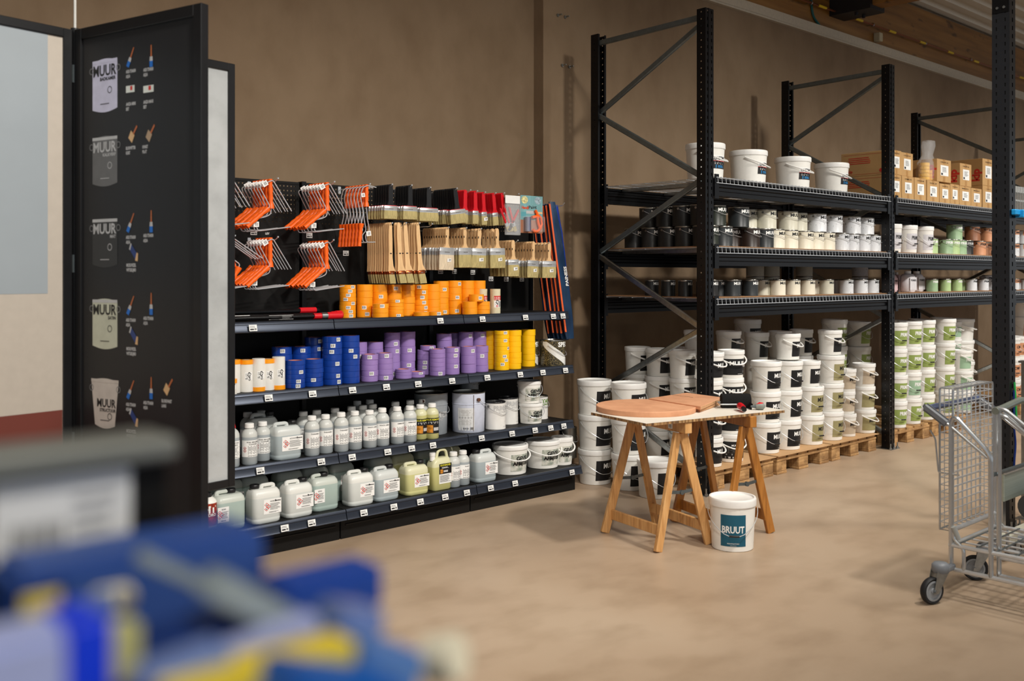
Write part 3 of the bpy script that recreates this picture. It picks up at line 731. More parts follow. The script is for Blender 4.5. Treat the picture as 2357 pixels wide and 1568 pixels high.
X, d = edge(1114, .0515, 5.085); place(tape('orange', .103, .048, 1, 262), (X, 5.085, top(694, d)), 'lone orange tape roll lying across two short front stacks', 'tape roll', 'orange masking tape rolls')
stacks('blue', .118, 1, [(702.6, 829, 6, 0), (744, 826, 6, 0), (787, 774, 8, 0), (828, 772, 8, 0), (672, 798, 5, 1), (716, 797, 5, 1), (746, 776, 6, 1.03)], '', 5.07, .125, .4)
stacks('purple', .104, 1, [(870, 815, 5, 0), (905, 812, 5, 0), (948, 849, 3, 0), (978, 855, 2, 0), (1025, 803, 6, 0), (1058, 799, 5, 0), (1096, 797, 3, 0), (1124, 796, 4, 0),
    (845, 787, 4, 1), (882, 787, 5, 1), (921, 765, 6, 1), (956, 763, 6, 1), (996, 805, 5, 1), (1040, 768, 6, 1), (1064, 766, 5, 2), (1089, 764, 5, 1.1), (1120, 763, 5, 1.1)], '', 5.065, .112, .45)
X, d = edge(1004, .052, 5.15); place(tape('purple', .104, .03, 1, 262), (X, 5.155, top(806, d)), 'lone purple tape roll on top of the sagging purple stack', 'tape roll', 'purple masking tape rolls')
stacks('yellow', .104, 1, [(1145, 761, 8, 1), (1172, 761, 10, 0, .902, .4), (1200, 760, 7, 0), (1232, 758, 6, .6)], '', 5.065, .112, 0)
# film rolls with orange tape edge
def filmroll(H, D, btm, label=True):
    p = Proto('masking_film_roll'); R = D/2
    p.part('film', mesh(lathe([(0, 0), (R-.002, 0), (R, .002), (R, H-.002), (R-.002, H), (0, H-.001)], 22), 'film', 40, mt=mat('clear film roll', (232, 230, 224), .3, var=.03)))
    z0 = -.0005 if btm else H-.022
    p.part('tape_band', mesh(lathe([(R*.6, z0), (R+.0012, z0), (R+.0012, z0+.0225), (R*.6, z0+.0225)], 22), 'band', 40, mt=mat('orange tape', (250, 158, 22), .42)))
    if label:
        l = L2(); l.rect(-.02, H*.38, .024, H*.62, .0006, PAPER, 4); l.txt('kip', .010, H*.44, .018, .001, INKB, .04, rot=pi/2); l.ring(-.008+.014, H*.40, .006, .001, INKB, .5); l.barcode(-.016, H*.40, -.002, H*.46, .001, INKB, 6); l.lines(-.016, H*.5, -.002, H*.6, 4, .001, INKG)
        p.part('label', mesh(l.wrap(lambda z: R, radians(262)), 'flabel', 60))
    return p
FR = [filmroll(.165, .074, False), filmroll(.17, .074, True), filmroll(.168, .074, False, False)]
for i, (u1, vt, pi_) in enumerate([(529, 828, 2), (553, 828, 2), (582, 827, 0), (610, 826, 1), (631, 825, 0), (656, 822, 1)]):
    X, d = edge(u1, .037, 5.06); h = top(vt, d)-.902
    place(FR[pi_], (X, 5.06, .902), 'white masking film roll with orange band, %s from the left beside blue tape' % ORD[i+1], 'film roll', 'white masking film rolls', sc=(1, 1, h/.168))
X, d = edge(542, .03, 5.00); place(filmroll(.085, .072, False), (X+.004, 5.005, .902), 'short white masking film roll standing in front of the tall ones', 'film roll')
p = Proto('masking_film_roll'); H = .17
p.part('film', mesh(lathe([(0, 0), (.036, 0), (.036, H), (0, H)], 22), 'kf', 40, mt=mat('cream film', (222, 212, 180), .35)))
l = L2(); l.rect(-.03, H*.55, .03, H*.72, .0006, INKR, 5); l.lines(-.026, H*.57, .026, H*.70, 3, .001, INKW, nx=3); l.rect(-.03, H*.25, .03, H*.53, .0006, PAPER, 5); l.txt('kip', .0, H*.36, .02, .001, INKB, .04, rot=pi/2); l.ring(-.008, H*.31, .008, .001, INKR, .5); l.barcode(.006, H*.27, .028, H*.5, .001, INKB, 6); p.part('label', mesh(l.wrap(lambda z: .036, radians(262)), 'kl', 60))
X, d = edge(1152, .036, 5.09); place(p, (X, 5.09, 1.292), 'cream masking film roll with red label in front at the row end', 'film roll')
place(p, (X-.055, 5.165, 1.292), 'cream masking film roll with red label half hidden behind another', 'film roll')
# flecked tins beside the yellow tape
def spetin():
    p = Proto('paint_tin'); R = .092; H = .185
    p.part('body', mesh(lathe([(0, 0), (R, 0), (R, H-.008)], 30), 'spe', 40, mt=FLECK)); p.part('lid', mesh(lathe([(R, H-.008), (R+.002, H-.006), (R+.001, H), (R*.92, H), (R*.9, H-.006), (0, H-.006)], 30), 'spl', 40, mt=TINM))
    l = L2(); n = 14; sw = mat('white print', (232, 232, 228), .35)
    v = []; f = []
    for i in range(n+1):
        t = i/n; x = -.12+.24*t; yc = H*(.97-.93*t**.85); v += [(x, max(0.002, yc-H*.16*(1+.3*t)), .0008), (x, min(H*.94, yc+H*.17), .0008)]
    for i in range(n): f.append((2*i, 2*i+2, 2*i+3, 2*i+1))
    l.add((v, f), sw); l.txt('SPECIALS', .0, H*.74, .032, .0014, INKW, .04)
    p.part('print', mesh(l.wrap(lambda z: R, radians(250)), 'spw', 60))
    p.part('handle', mesh(tube(arcpath(R+.004, H*.8, H*.4, radians(205), 14, .006), .002, 5), 'sph', mt=CHROME)); return p
sp = spetin(); X, d = edge(1301, .092, 5.09); place(sp, (X, 5.09, .902), 'flecked dark tin with white swoosh at the right shelf end', 'paint tin')
place(sp, (X-.15, 5.22, .902), 'flecked dark tin half hidden behind yellow tape stack', 'paint tin')
# ------------------------------------------------------------------ third shelf: bottles and tins
Z4, Y4 = .503, 5.025
rows = [(551, 974, 'clear', 'WATERSTOF/PEROXIDE', 'r', 0), (592, 974, 'clear', 'WAS BENZINE/CLEANER', 'w', 0), (622, 970, 'clear', 'WAS BENZINE/CLEANER', 'w', .055), (735, 957, 'clear', 'THINNER S', 'w', 0), (766, 954, 'clear', 'THINNER S', 'w', .02), (802, 949, 'clear', 'THINNER C', 'w', 0), (833, 946, 'clear', 'THINNER C', 'w', .01),
        (867, 944, 'clear', 'WHITE SPIRIT', 'w', 0), (896, 939, 'clear', 'WHITE SPIRIT', 'w', 0), (930, 936, 'clear', 'AMMONIA', 'w', 0), (959, 934, 'clear', 'AMMONIA', 'w', 0), (983, 931, 'yellow', 'GLUE REMOVER', 'w', .035), (1010, 928, 'yellow', 'GLUE REMOVER', 'w', 0)]
for i, (u1, vt, k, t, c, dy) in enumerate(rows):
    X, d = edge(u1, .044, Y4+dy); h = top(vt, d)-Z4
    lb = 'clear solvent bottle with red cap, first on the bottle shelf' if c == 'r' else ('yellowish bottle with black label and white cap, %s of two before the grey pail' % ('right' if i == 12 else 'left') if k == 'yellow' else 'clear solvent bottle with white cap, %s from the left in the front bottle row' % ORD[i+1])
    place(bottle(k, t, c, 262 if i % 2 else 254), (X, Y4+dy, Z4), lb, 'bottle', 'solvent bottles', rz=wob(.1), sc=(1, 1, h/.245))
for i, uc in enumerate([698, 729, 771, 809, 835, 858, 910, 944, 972]):
    X, z, d = at(uc, 900, 5.165); place(bottle('clear', 'THINNER', 'w', 250), (X, 5.165, Z4), 'clear bottle with white cap, %s from left in the dim row behind' % ORD[i+1], 'bottle', 'solvent bottles', sc=(1, 1, .98))
for i, uc in enumerate([570, 601, 822, 851]):
    X, z, d = at(uc, 900, 5.30); place(bottle('clear', 'THINNER', 'w', 250), (X, 5.30, Z4), 'clear bottle hardly showing, %s from left in the rearmost bottle row' % ORD[i+1], 'bottle', 'solvent bottles', sc=(1, 1, 1.02))
def onshelf(pr, u1, w, yf, d, z, label, cat='jerrycan', group='solvent jerrycans', rz=0, H=.255, vt=None):
    X, _, dd = at(u1, HZ, yf+.015); s = 1
    if vt: s = (top(vt, dd+.04)-z)/H
    return place(pr, (X-w/2, yf+d/2, z), label, cat, group, rz=rz, sc=(1, 1, s))
onshelf(jerry(JBL, 'ACCUWATER', .3, lab=(-.28, .5), w=.172), 694, .172, 4.99, .118, Z4, 'milky jerrycan standing alone among the bottles', vt=966)
place(jerry(JBL, 'THINNER', .3), (2.80, 5.20, Z4), 'milky jerrycan in the dark behind the lone jerrycan', 'jerrycan', 'solvent jerrycans')
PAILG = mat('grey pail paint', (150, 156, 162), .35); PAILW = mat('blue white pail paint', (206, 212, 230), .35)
def pail(bodym, D=.228, H=.30, prim=False, name='paint_pail'):
    p = Proto(name); R = D/2; rb = R*.93
    p.part('body', mesh(lathe([(0, .002), (rb, 0), (rb+.002, .003), (rb+(R-rb)*.7, H*.7), (rb+(R-rb)*.7+.003, H*.705), (rb+(R-rb)*.72, H*.715), (R*.985, H*.97)], 32), 'pailb', 40, mt=bodym))
    p.part('lid', mesh(lathe([(R*.985, H*.965), (R*1.01, H*.97), (R*1.01, H*.99), (R*.97, H), (R*.93, H), (R*.92, H-.012), (0, H-.012)], 32), 'paill', 40, mt=TINM))
    l = L2(); rf = lambda z: rb+(R-rb)*z/H+.001
    if prim: l.txt('PRIMER', -.02, H*.42, .038, .001, INKL, .03); l.txt('VOCHT', .02, H*.34, .018, .001, INKL, .01)
    else:
        l.rect(-.06, H*.06, .055, H*.62, .0008, mat('pale pail label', (222, 224, 226), .4), 6); l.lines(-.05, H*.42, .045, H*.58, 9, .0013, INKL, nx=3)
        for i in range(5): l.ring(-.045+.02*i, H*.38, .006, .0013, INKG, .4)
        l.lines(-.05, H*.2, .04, H*.34, 7, .0013, INKL, nx=3); l.barcode(-.02, H*.09, .02, H*.13, .0013, INKB); l.rect(.028, H*.08, .048, H*.14, .0013, INKG)
    p.part('label', mesh(l.wrap(rf, radians(222)), 'plab', 60))
    if not prim:
        a = radians(248); p.part('seam', mesh(tube([(rf(z)*cos(a), rf(z)*sin(a), z) for z in (.01, H*.5, H*.94)], .0022, 5), 'seam', mt=mat('rusty seam', (92, 70, 58), .5)))
    a = radians(265 if not prim else 205); p.part('handle_boss', mesh(G().add(tube([(R*.97*cos(a), R*.97*sin(a), H*.82), ((R+.012)*cos(a), (R+.012)*sin(a), H*.82)], .013, 12), mat('wooden boss', (96, 62, 44), .5)), 'boss'))
    p.part('handle', mesh(tube(arcpath(R+.008, H*.82, H*.30, a, 14), .0022, 5), 'phandle', mt=CHROME)); return p
X, d = edge(1117, .114, 5.105); place(pail(PAILW), (X, 5.105, Z4), 'large bluish white metal pail with pale label and brown seam', 'paint pail', sc=(1, 1, (top(900, d)-Z4)/.30))
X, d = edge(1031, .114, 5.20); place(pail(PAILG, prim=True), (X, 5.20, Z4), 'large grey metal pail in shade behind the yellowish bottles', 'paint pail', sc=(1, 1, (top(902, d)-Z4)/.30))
PRW = mat('white primer tin', (224, 222, 218), .38, scale=14, var=.05)
pt = tin(.142, .187, PRW, INKL, 'PRIMER', 'VOCHT', laz=262, lid=mat('black tin lid', (30, 30, 32), .3))
X, d = edge(1164, .071, 5.06); place(pt, (X, 5.06, Z4), 'white primer tin with black lid and raised wire handle', 'paint tin')
X, d = edge(1193, .071, 5.17); place(pt, (X, 5.17, Z4), 'white primer tin with black lid, just behind another primer tin', 'paint tin')
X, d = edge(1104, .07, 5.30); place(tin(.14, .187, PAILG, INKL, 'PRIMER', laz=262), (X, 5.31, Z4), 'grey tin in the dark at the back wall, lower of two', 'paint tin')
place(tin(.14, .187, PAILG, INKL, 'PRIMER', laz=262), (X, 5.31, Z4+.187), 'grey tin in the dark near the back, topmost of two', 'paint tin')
gv = bucket(.174, .18, 'gevel', 'wire', False, 165, 268, 110)
X, d = edge(1250, .087, 5.075); h = (top(927, d)-Z4)
place(gv, (X, 5.075, Z4), 'small white stone-printed stripper bucket, lower of two stacked', 'paint bucket', 'stone-printed buckets', sc=(1, 1, h/.18))
place(gv, (X-.008, 5.085, Z4+h), 'small white stone-printed stripper bucket, upper of two stacked', 'paint bucket', 'stone-printed buckets', sc=(1, 1, (top(876, d)-Z4-h)/.18), rz=-.1)
AP = tin(.125, .19, PRW, mat('green ink', (90, 130, 40), .5), 'TAPE', 'REMOVER', hand=True, laz=285)
X, d = edge(1262.5, .0625, 5.19); place(AP, (X, 5.195, Z4), 'small tin with green lettering behind the stacked stone-printed buckets', 'paint tin', sc=(1, 1, (top(910, d)-Z4)/.19))
# ------------------------------------------------------------------ bottom shelf
Z5, Y5 = .183, 4.915
p = Proto('plastic_bottle'); R = .052; H = .21
p.part('body', mesh(lathe([(0, 0), (R*.94, 0), (R, .01), (R, H*.72), (R*.94, H*.8), (R*.6, H*.88), (R*.4, H*.9)], 24), 'lb', 50, mt=WHITE)); p.part('cap', mesh(lathe([(.022, H*.89), (.024, H*.9), (.022, H), (0, H)], 16), 'lc', 40, mt=BLKP))
l = L2(); rb = mat('red brown print', (150, 48, 26), .5, scale=40, var=.5); l.rect(-.09, H*.2, .09, H*.76, .0006, rb, 14); l.txt('LIGHT', .055, H*.53, .034, .0012, INKW, .05, align='r'); l.txt('HYDRO', .055, H*.44, .014, .0012, INKW, .03, align='r'); p.part('label', mesh(l.wrap(lambda z: R, radians(240)), 'll', 60))
X, d = edge(499, R, Y5+R); place(p, (X, Y5+R, Z5), 'white bottle with red brown label, first on the bottom shelf', 'bottle')
for i, (u1, vt, bm_, t, cx, nm, lab, rz) in enumerate([(565, 1120, JGR, 'BONO', .12, 'greenish jerrycan turned sideways, first on the bottom shelf', (-.5, -.12), 0), (646, 1107, JCL, 'WAS BENZINE', -.3, 'milky jerrycan with black cap at its left, second on the bottom shelf', (-.16, .47), 0), (720, 1097, JCL, 'Thinner S', .26, 'milky jerrycan with diagonal hazard label, third on the bottom shelf', (-.2, .47), 0), (779, 1083, JGR, 'BONO', .05, 'greenish jerrycan set back, with narrow label at left', (-.5, -.1), 0),
        (860, 1075, JCL, 'THINNER C', .25, 'milky jerrycan just right of the set back greenish one', (-.1, .47), 0), (918, 1067, JBL, 'WHITE SPIRIT', .25, 'bluish jerrycan left of the yellow jerrycan', (-.24, .47), 0), (986, 1057, JYL, 'AMMONIA', .28, 'yellow jerrycan with crumpled white label', (-.18, .47), 0), (1142, 1030, JBL, 'ACETON', -.3, 'bluish jerrycan at the left of the large stone-printed buckets', (-.12, .5), 0)]):
    narrow = i in (0, 3); w = .172; dyy = .035 if i == 3 else 0
    onshelf(jerry(bm_, t, cx, lab=lab, logo=not narrow), u1, w, Y5+dyy, .118, Z5, nm, vt=vt, rz=wob(.04))
for i, (uc) in enumerate([500, 560, 640, 700, 760, 850, 900, 958, 1010]):
    X, z, d = at(uc+20, 900, 5.16); place(jerry(JYL if i in (6, 8) else JGR, 'THINNER', .2), (X, 5.16, Z5), '%s jerrycan in shade, %s from left in the back row' % ('yellowish' if i in (6, 8) else 'greenish', ORD[i+1]), 'jerrycan', 'solvent jerrycans', sc=(1, 1, .98))
# glue remover flat can with big handle
p = Proto('jerrycan'); w, d_, H = .15, .085, .29
p.part('body', mesh(loft([(0, w*.92, d_*.9, .02), (.008, w, d_, .022), (H*.66, w, d_, .022), (H*.76, w*.86, d_*.85, .02, .006), (H*.80, w*.72, d_*.6, .015, .012)], 5), 'gb', 50, mt=YLW))
p.part('handle', mesh(tube(smooth_path([(-.02, 0, H*.79), (-.008, 0, H*.98), (.055, 0, H*.98), (.066, 0, H*.77)], .03, 4), .010, 8), 'gh', mt=YLW))
p.part('screw_cap', mesh(G().add(lathe([(.018, H*.74), (.018, H*.86), (.02, H*.86), (.02, H*.94), (0, H*.94)], 16), LIDW, Matrix.Translation((-.052, 0, 0))), 'gc', 40))
l = L2(); a, b = -.03, .07; l.rect(a, H*.16, b, H*.66, .001, PAPER); l.rect(a, H*.40, b, H*.66, .0014, BLKL); yi = mat('yellow ink', (222, 214, 60), .5); l.txt('GLUE REMOVER', (a+b)/2, H*.60, .012, .002, yi, .03, wid=.085, align='c'); l.lines(a+.02, H*.54, b-.02, H*.58, 3, .002, INKW); l.rect(a+.008, H*.42, a+.03, H*.52, .002, mat('orange print', (200, 130, 40), .5)); l.rect(a+.035, H*.44, a+.07, H*.49, .002, INKL); l.lines(a+.006, H*.2, b-.006, H*.38, 9, .002, INKG)
p.part('label', mesh(l.front(-d_/2), 'gl', 0)); onshelf(p, 1037, w, Y5+.01, d_, Z5, 'tall yellow can with open handle and black label', H=H*.98, vt=1032)
for i, (u1, vt) in enumerate([(1059, 1040), (1083, 1037)]):
    X, d = edge(u1, .044, Y5+.05); place(bottle('clear', 'Aceton', 'w', 262), (X, Y5+.05+.01*i, Z5), 'clear acetone bottle on the bottom shelf, %s of the two' % ['left', 'right'][i], 'bottle', 'acetone bottles', sc=(1, 1, (top(vt, d)-Z5)/.245))
gb = bucket(.255, .235, 'gevel', 'plastic', False, 168, 268, 80)
for i, (u1, vt) in enumerate([(1216, 1015), (1289, 1005)]):
    yc = Y5+.135+.005*i; X, d = edge(u1, .1275, yc); place(gb, (X, yc, Z5), 'large white stone-printed stripper bucket, %s of two' % ['left', 'right'][i], 'paint bucket', 'stone-printed buckets', sc=(1, 1, (top(vt+6, d)-Z5)/.235), rz=[.05, -.06][i])
X, d = edge(1316, .0875, 5.03); place(bucket(.165, .20, 'gevel', 'plastic', False, 165, 262, 100), (X+.01, 5.02, Z5), 'smaller stone-printed bucket with hanging handle at the shelf end', 'paint bucket', 'stone-printed buckets')
X, d = edge(1330, .07, 5.17); place(tin(.14, .23, TINM, INKG, '', hand=True), (X, 5.18, Z5), 'plain metal tin behind the smaller stone-printed bucket', 'paint tin')
# ------------------------------------------------------------------ telescopic poles on the top shelf
def pole(label, u_end, v_end, y, z, r, redlen, lab):
    X, _, d = at(u_end, HZ, y); x0 = 2.20
    p = Proto('extension_pole'); p.part('tube', mesh(tube([(x0, y, z), (X-redlen*.9, y, z)], r, 12), 'pole', mt=BLK))
    p.part('grip', mesh(tube([(X-redlen, y, z), (X-redlen*.6, y, z), (X-redlen*.58, y, z), (X-.01, y, z), (X, y, z)], [r*1.35, r*1.5, r*1.7, r*1.7, r*1.2], 12), 'pgrip', 30, mt=REDP))
    if lab:
        p.part('clamp_ring', mesh(tube([(X-redlen*.75, y, z), (X-redlen*.55, y, z)], r*1.75, 12), 'ring', mt=STEEL))
        xa = at(618, HZ, y)[0]; xb = at(674, HZ, y)[0]; v = L2(); ww = r*2.2; v.rect(0, -ww/2, xb-xa, ww/2, 0, PAPER, 1); v.lines(.01, -ww*.3, .07, ww*.3, 2, .0006, INKB); v.lines(.08, -ww*.4, xb-xa-.01, ww*.4, 4, .0006, INKG)
        v.mapv(lambda a, b, o: (xa+a, y-(r+.0008+o)*cos(b/r), z+(r+.0008+o)*sin(b/r))); p.part('label', mesh(v, 'plabel', 60))
    else:
        xa = at(516, HZ, y)[0]; v = L2(); v.lines(0, -r, .16, r, 4, 0, INKW); v.mapv(lambda a, b, o: (xa+a, y-(r+.0008)*cos(b/r), z+(r+.0008)*sin(b/r))); p.part('label', mesh(v, 'plabel', 60))
    place(p, (0, 0, 0), label, 'extension pole', 'extension poles')
pole('black extension pole with red grip and paper sticker, nearest the shelf edge', 788, 730, 5.055, 1.292+.022, .013, .20, True)
pole('black extension pole with plain red end, behind the front pole', 788, 719, 5.105, 1.292+.028, .013, .08, False)
place((lambda q: (q.part('tube', mesh(tube([(2.2, 5.15, 1.31), (3.15, 5.15, 1.31)], .013, 10), 'pole3', mt=BLK)), q.part('grip', mesh(tube([(3.02, 5.15, 1.312), (3.13, 5.15, 1.312)], .017, 10), 'pole3g', mt=REDP)), q)[-1])(Proto('extension_pole')), (0, 0, 0.035), 'black extension pole with red grip, rearmost on the shelf', 'extension pole', 'extension poles')
# ------------------------------------------------------------------ brushes on the hooks
BRC = {}
def brush(kind, w, hl, fh, bh, bris=BRIS, tagged=False, film=False):
    key = (kind, w, hl, fh, bh, tagged)
    if key in BRC: return BRC[key]
    p = Proto('paint_brush'); t = .0055 if kind == 'long' else .008
    hm = {'black': BLKP, 'red': REDP, 'wood': WOOD, 'long': WOOD}[kind]
    hw = {'black': .015, 'red': .013, 'wood': .014, 'long': .0135}[kind]
    if kind == 'long':
        poly = [(-hw*.7, .012), (-hw*.3, .02), (hw*.3, .02), (hw*.8, 0), (hw, -hl*.3), (hw*1.0, -hl*.7), (hw*1.5, -hl*.88), (w/2+.012, -hl), (-w/2+.008, -hl), (-hw*1.0, -hl*.85), (-hw*.9, -hl*.5), (-hw, -hl*.2)]
        sh = .010
    else:
        k = .75 if kind == 'wood' else 1
        poly = [(-hw*.8, .012), (-hw*.3, .018), (hw*.3, .018), (hw*.8, .012), (hw, -hl*.15), (hw*k, -hl*.45), (hw*k, -hl*.75), (hw*1.25, -hl*.9), (min(w/2, hw*2), -hl), (-min(w/2, hw*2), -hl), (-hw*1.25, -hl*.9), (-hw*k, -hl*.75), (-hw*k, -hl*.45), (-hw, -hl*.15)]
        sh = 0
    g = G().add(prism(poly, -t*.8, t*.8), hm)
    if kind in ('wood', 'long'):
        l = L2(); l.txt('ee', -.006, -hl*.42 if kind == 'wood' else -hl*.62, .010, 0, INKB, .05, rot=pi/2 if kind == 'wood' else 0); g.merge(l.front(-t*.8-.0006))
    hd = p.part('handle', mesh(g, 'bhandle', 40, bevel=.0022, seg=2))
    z1 = -hl; fm = COPR if kind == 'long' else CHROME
    g = G().add(loft([(z1-fh, w, t*2.3, t), (z1-fh*.5, w, t*2.4, t), (z1-fh*.45, w*1.01, t*2.55, t), (z1-fh*.4, w, t*2.4, t), (z1+.002, w*.97, t*2.0, t*.9)], 2), fm)
    l = L2(); l.rect(-w*.16, z1-fh*.7, w*.16, z1-fh*.55, 0, INKG); g.merge(l.front(-t*1.29))
    if kind in ('black',): g.add(loft([(z1, w*.9, t*1.9, t*.8), (z1+.005, w*.86, t*1.8, t*.8)], 2), REDP)
    p.part('ferrule', mesh(G().merge(g, Matrix.Translation((sh, 0, 0))), 'ferrule', 40))
    fl = .012 if kind == 'long' else 0
    p.part('bristles', mesh(G().merge(G().add(loft([(z1-fh-bh, w*.98, t*1.1, t*.5, fl), (z1-fh-bh*.5, w*1.02, t*2.3, t, fl*.5), (z1-fh, w*.97, t*2.2, t)], 2), bris), Matrix.Translation((sh, 0, 0))), 'bristle', 40))
    if tagged:
        l = L2(); l.rect(-.018, -.011, .018, .011, 0, PAPER); l.barcode(-.004, -.005, .015, .007, .0005, INKB, 7); l.mapv(lambda a, b, o: (a+w*.12, -t*1.35-o-.001, z1-fh-bh*.35+b+a*.1)); p.part('price_label', mesh(l, 'btag', 0))
    BRC[key] = p; return p
def bundle(u, v, yt, n, sp, kind, w, hl, fh, bh, desc, group, bris=BRIS, tagfront=False, lean=0, dx=0):
    X, Z, d = at(u, v, yt)
    for i in range(n):
        b = brush(kind, w, hl, fh, bh, bris, tagfront and i == 0)
        k = 0 if i == 0 else 1
        place(b, (X+dx*i+wob(.0012), yt+.022+sp*i, Z-.019), '%s, %s from the front on %s' % (desc[0], ORD[i+1], desc[1]), 'paint brush', group, rot=(wob(.015), wob(.03)+lean*(1 if i < 3 else .3), wob(.12)))
BB = 'black-handled paint brush'
bundle(903, 424, 5.05, 7, .026, 'black', .105, .118, .028, .052, (BB, 'the first hook from left'), 'black-handled paint brushes')
bundle(948, 426, 5.02, 6, .026, 'black', .115, .118, .028, .052, (BB, 'the second hook from left'), 'black-handled paint brushes')
bundle(991, 431, 5.02, 8, .024, 'black', .15, .118, .026, .055, (BB, 'the third hook from left'), 'black-handled paint brushes')
bundle(1052, 433, 5.04, 10, .023, 'black', .135, .125, .028, .062, (BB, 'the last hook before the red ones'), 'black-handled paint brushes', lean=-.16)
for i, (u, v) in enumerate([(1083, 437), (1099, 439), (1117, 442), (1141, 444), (1161, 444)]):
    bundle(u-(1 if i else 8), v, 5.04, [8, 6, 5, 8, 6][i], .022, 'red', .055, .118, .026, .06, ('red-handled paint brush', 'the %s red brush hook' % ORD[i+1]), 'red-handled paint brushes', tagfront=i in (2, 4), lean=[0, -.03, -.05, -.12, -.12][i])
LB = 'long wooden radiator brush'
bundle(903, 513, 5.05, 12, .021, 'long', .05, .285, .020, .058, (LB, 'the leftmost long brush hook'), 'long radiator brushes', lean=-.03)
bundle(922, 513, 5.03, 2, .03, 'long', .05, .285, .020, .058, (LB, 'the second long brush hook'), 'long radiator brushes', lean=-.06)
bundle(937, 513, 5.03, 2, .05, 'long', .05, .285, .020, .058, (LB, 'the third long brush hook'), 'long radiator brushes', lean=-.06)
bundle(966, 513, 5.0, 6, .026, 'long', .055, .285, .022, .062, (LB, 'the rightmost long brush hook'), 'long radiator brushes', lean=-.05)
WB = 'wide brush with short wooden handle'
bundle(1033, 523, 5.05, 10, .026, 'wood', .135, .118, .045, .10, (WB, 'the first upper wood hook'), 'wide wooden-handled brushes', bris=BRISW, tagfront=True)
bundle(1074, 524, 5.05, 7, .03, 'wood', .12, .118, .045, .085, (WB, 'the second upper wood hook'), 'wide wooden-handled brushes')
bundle(1108, 526, 5.05, 5, .035, 'wood', .12, .118, .045, .085, (WB, 'the third upper wood hook'), 'wide wooden-handled brushes', tagfront=True)
bundle(1148, 526, 5.03, 4, .045, 'wood', .135, .118, .045, .09, (WB, 'the fourth upper wood hook'), 'wide wooden-handled brushes', tagfront=True)
bundle(1185, 553, 5.03, 7, .03, 'wood', .10, .118, .035, .08, (WB, 'the first lower wood hook'), 'wide wooden-handled brushes', tagfront=True)
bundle(1232, 556, 5.03, 7, .03, 'wood', .12, .118, .04, .08, (WB, 'the second lower wood hook'), 'wide wooden-handled brushes', tagfront=True)
bundle(1268, 558, 5.04, 6, .036, 'wood', .135, .118, .04, .08, (WB, 'the third lower wood hook'), 'wide wooden-handled brushes', tagfront=True)

# ------------------------------------------------------------------ roller frames
def rhandle(p, q, r=.0135):
    p, q = Vector(p), Vector(q); n = 9; pts = []; rr = []
    for i in range(n):
        t = i/(n-1); pts.append(p.lerp(q, t)); rr.append(r*[1.45, 1.25, .85, 1.1, .88, 1.12, .9, 1.0, 1.05][i])
    return tube(pts, rr, 10)
def tagpaper(x, z, rot=0, s=1):
    l = L2(); l.rect(-.017*s, -.015*s, .017*s, .015*s, 0, PAPER); l.barcode(-.006*s, -.009*s, .012*s, .009*s, .0006, INKG, 5)
    ca, sa = cos(rot), sin(rot); l.mapv(lambda a, b, o: (x+a*ca-b*sa, -.008-o, z+a*sa+b*ca)); return l
RODR = .0034
def frameproto(kind, tagged=False):
    p = Proto('roller_frame')
    if kind == 'up':
        p.part('handle', mesh(rhandle((.004, 0, -.158), (0, 0, .012)), 'rh', 40, mt=ORG))
        path = [(.004, 0, -.155), (.002, 0, -.190), (-.03, 0, -.205), (-.10, 0, -.222), (-.082, 0, -.288), (.125, 0, -.262)]
    elif kind == 'low':
        p.part('handle', mesh(rhandle((-.036, 0, -.162), (-.168, 0, -.268)), 'rh2', 40, mt=ORG))
        path = [(-.045, 0, -.168), (-.022, 0, -.150), (-.088, 0, -.036), (-.002, 0, .004), (.115, 0, -.172)]
    elif kind == 'mini':
        p.part('handle', mesh(rhandle((.002, 0, -.125), (0, 0, .012), .0125), 'rh3', 40, mt=ORG))
        path = [(.002, 0, -.12), (.012, 0, -.20), (.03, 0, -.27), (.0, 0, -.30), (.01, 0, -.345), (.075, 0, -.34)]
    else:
        p.part('handle', mesh(rhandle((-.045, 0, -.235), (-.055, 0, -.375), .0125), 'rh4', 40, mt=ORG))
        path = [(-.045, 0, -.24), (-.03, 0, -.17), (-.055, 0, -.07), (-.04, 0, -.012), (0, 0, .004), (.06, 0, -.004)]
    p.part('wire_rod', mesh(tube(smooth_path(path, .016, 4), RODR, 6), 'rod', mt=CHROME))
    if tagged:
        l = {'low': tagpaper(-.055, -.02, .55), 'up': tagpaper(-.095, -.25, 0), 'mini': tagpaper(.02, -.29, .2), 'mlow': tagpaper(-.04, -.06, .2, .8)}[kind]
        p.part('price_label', mesh(l, 'rtag', 0))
    return p
FP = {(k, t): frameproto(k, t) for k in ('up', 'low', 'mini', 'mlow') for t in (0, 1)}
